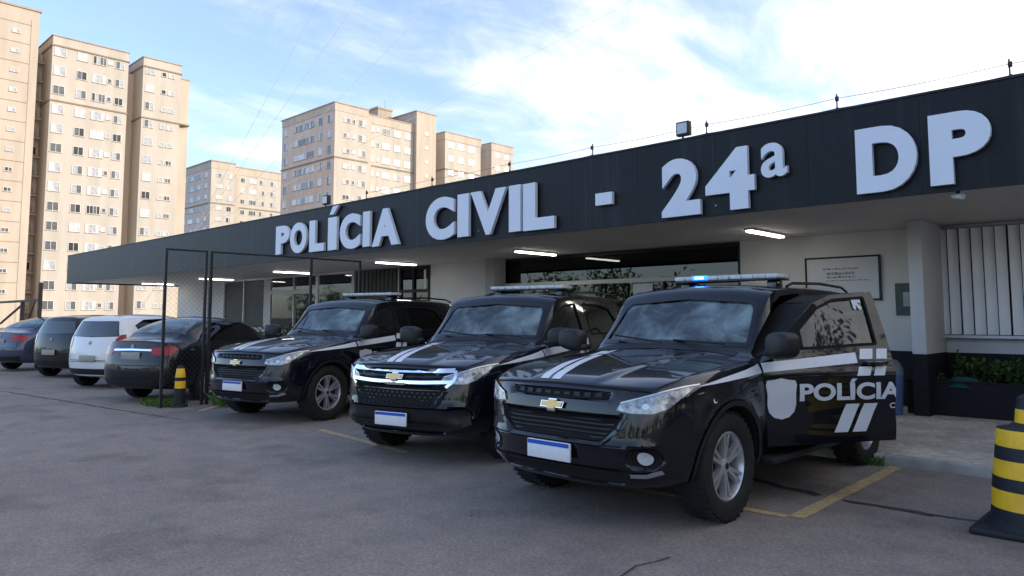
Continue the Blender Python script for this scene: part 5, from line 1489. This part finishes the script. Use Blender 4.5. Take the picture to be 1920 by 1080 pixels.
# unseen trees added past the right edge to darken the open door's reflection
TL = ["unseen dark tree added past the right edge, nearest the station", "second unseen dark tree added beyond the photo's right edge", "third unseen dark tree added beyond the photo's right edge, by the road", "unseen dark tree added farthest from the station beyond the photo's right edge"]
for i, (x, y, h) in enumerate(((12.6, 6.6, 8.6), (14.0, 3.8, 7.4), (13.0, .6, 8.8), (15.0, -3.0, 8.0))):
    t = thing("tree", TL[i], "tree", (x, y, 0), 0, "trees added right of the lot"); rr = random.Random(500 + i)
    k = MB(); k.tube((0, 0, 0), (.1, 0, h * .5), .16, 8, 0, .1)
    for j in range(6):
        q = j * 1.05; k.tube((.1, 0, h * .42), (h * .3 * math.cos(q), h * .3 * math.sin(q), h * rr.uniform(.55, .85)), .06, 6, 0, .02)
    k.build("trunk", "bark", t)
    k = MB(); leaf_cloud(k, (0, 0, h * .52), (h * .30, h * .30, h * .5), 3200, .36, rr, 0); k.build("crown", ["leaf_2", "leaf_0", "leaf_2"], t)
# G: unseen tower added on the sun's side to shade the lot and darken reflections
rr = random.Random(41)
G = thing("apartment_tower", "unseen cream apartment tower added to shade the lot, beyond the station, outside the photo's right edge", "building", (0, 0, 0), 0, "apartment towers behind the station")
block(G, "wall", 58, 118, 74, 88, 42, "render_cream"); block(G, "parapet", 58.05, 117.95, 74.05, 87.95, 43.4, "render_peach", 42.002)
for i in range(12):
    for j in range(8): window(G, 61.5 + j * 7.2, 74, 39.5 - i * 2.9, 1.7, 1.3, '-y', rr)
# overhead cables
CL = ["overhead cable crossing the sky furthest left", "second overhead cable from the left across the sky", "overhead cable reaching the stair block of the middle tower", "overhead cable crossing the sky furthest right"]
for (a, b), lb in zip((((-60, 35.98, 31.43), (-60, 28.49, 15.8)), ((-60, 40.2, 32.78), (-60, 29.46, 15.49)), ((-60, 50.27, 36.0), (-60, 37.83, 22.01)), ((-60, 87.34, 47.87), (-60, 50.4, 24.43))), CL):
    a, b = Vector(a), Vector(b); d = a - b; e = a + d * 1.2; s_ = b - d * .8
    k = MB(); n = 24
    P = [s_.lerp(e, i / n) - Vector((0, 0, .35 * math.sin(math.pi * i / n))) for i in range(n + 1)]
    k.path(P, .016, 5); tag(k.build("overhead_cable", "cable_grey"), lb, "cable", "overhead cables")

# ------------------------------------------------------------------ the cars
suv_meshes()
make_suv("near", "nearest police SUV, black, with its driver's door wide open and a blue lamp lit", (-3.51, 4.95, 0), 0, "A", 33, True)
make_suv("middle", "middle police SUV, black, with a broad chrome double-bar grille", (-6.17, 5.40, 0), R(12.5), "B", 0, False)
make_suv("far", "farthest police SUV, black with a plain dark grille, beside the dark sedan", (-10.07, 5.62, 0), R(12), "A", 0, False)
KS, KH = civil_meshes("sedan"), civil_meshes("hatch")
# tails face the camera: turned half round and a little more, as the left bays slant
TA = math.pi + R(25)
make_civil(KS, "sedan", "black_sedan", "black sedan with a chrome strip on its boot, beside the small striped bollard", "paint_dark", (-14.83, 7.75, 0), TA)
make_civil(KH, "hatch", "white_hatchback", "white hatchback parked tail out left of the black sedan", "paint_white", (-17.97, 7.75, 0), TA)
make_civil(KH, "hatch", "graphite_hatchback", "dark graphite hatchback parked left of the white hatchback", "paint_graphite", (-21.54, 7.96, 0), TA)
make_civil(KS, "sedan", "blue_sedan", "blue grey sedan at the photo's left edge", "paint_steel_blue", (-25.2, 7.97, 0), TA, False)
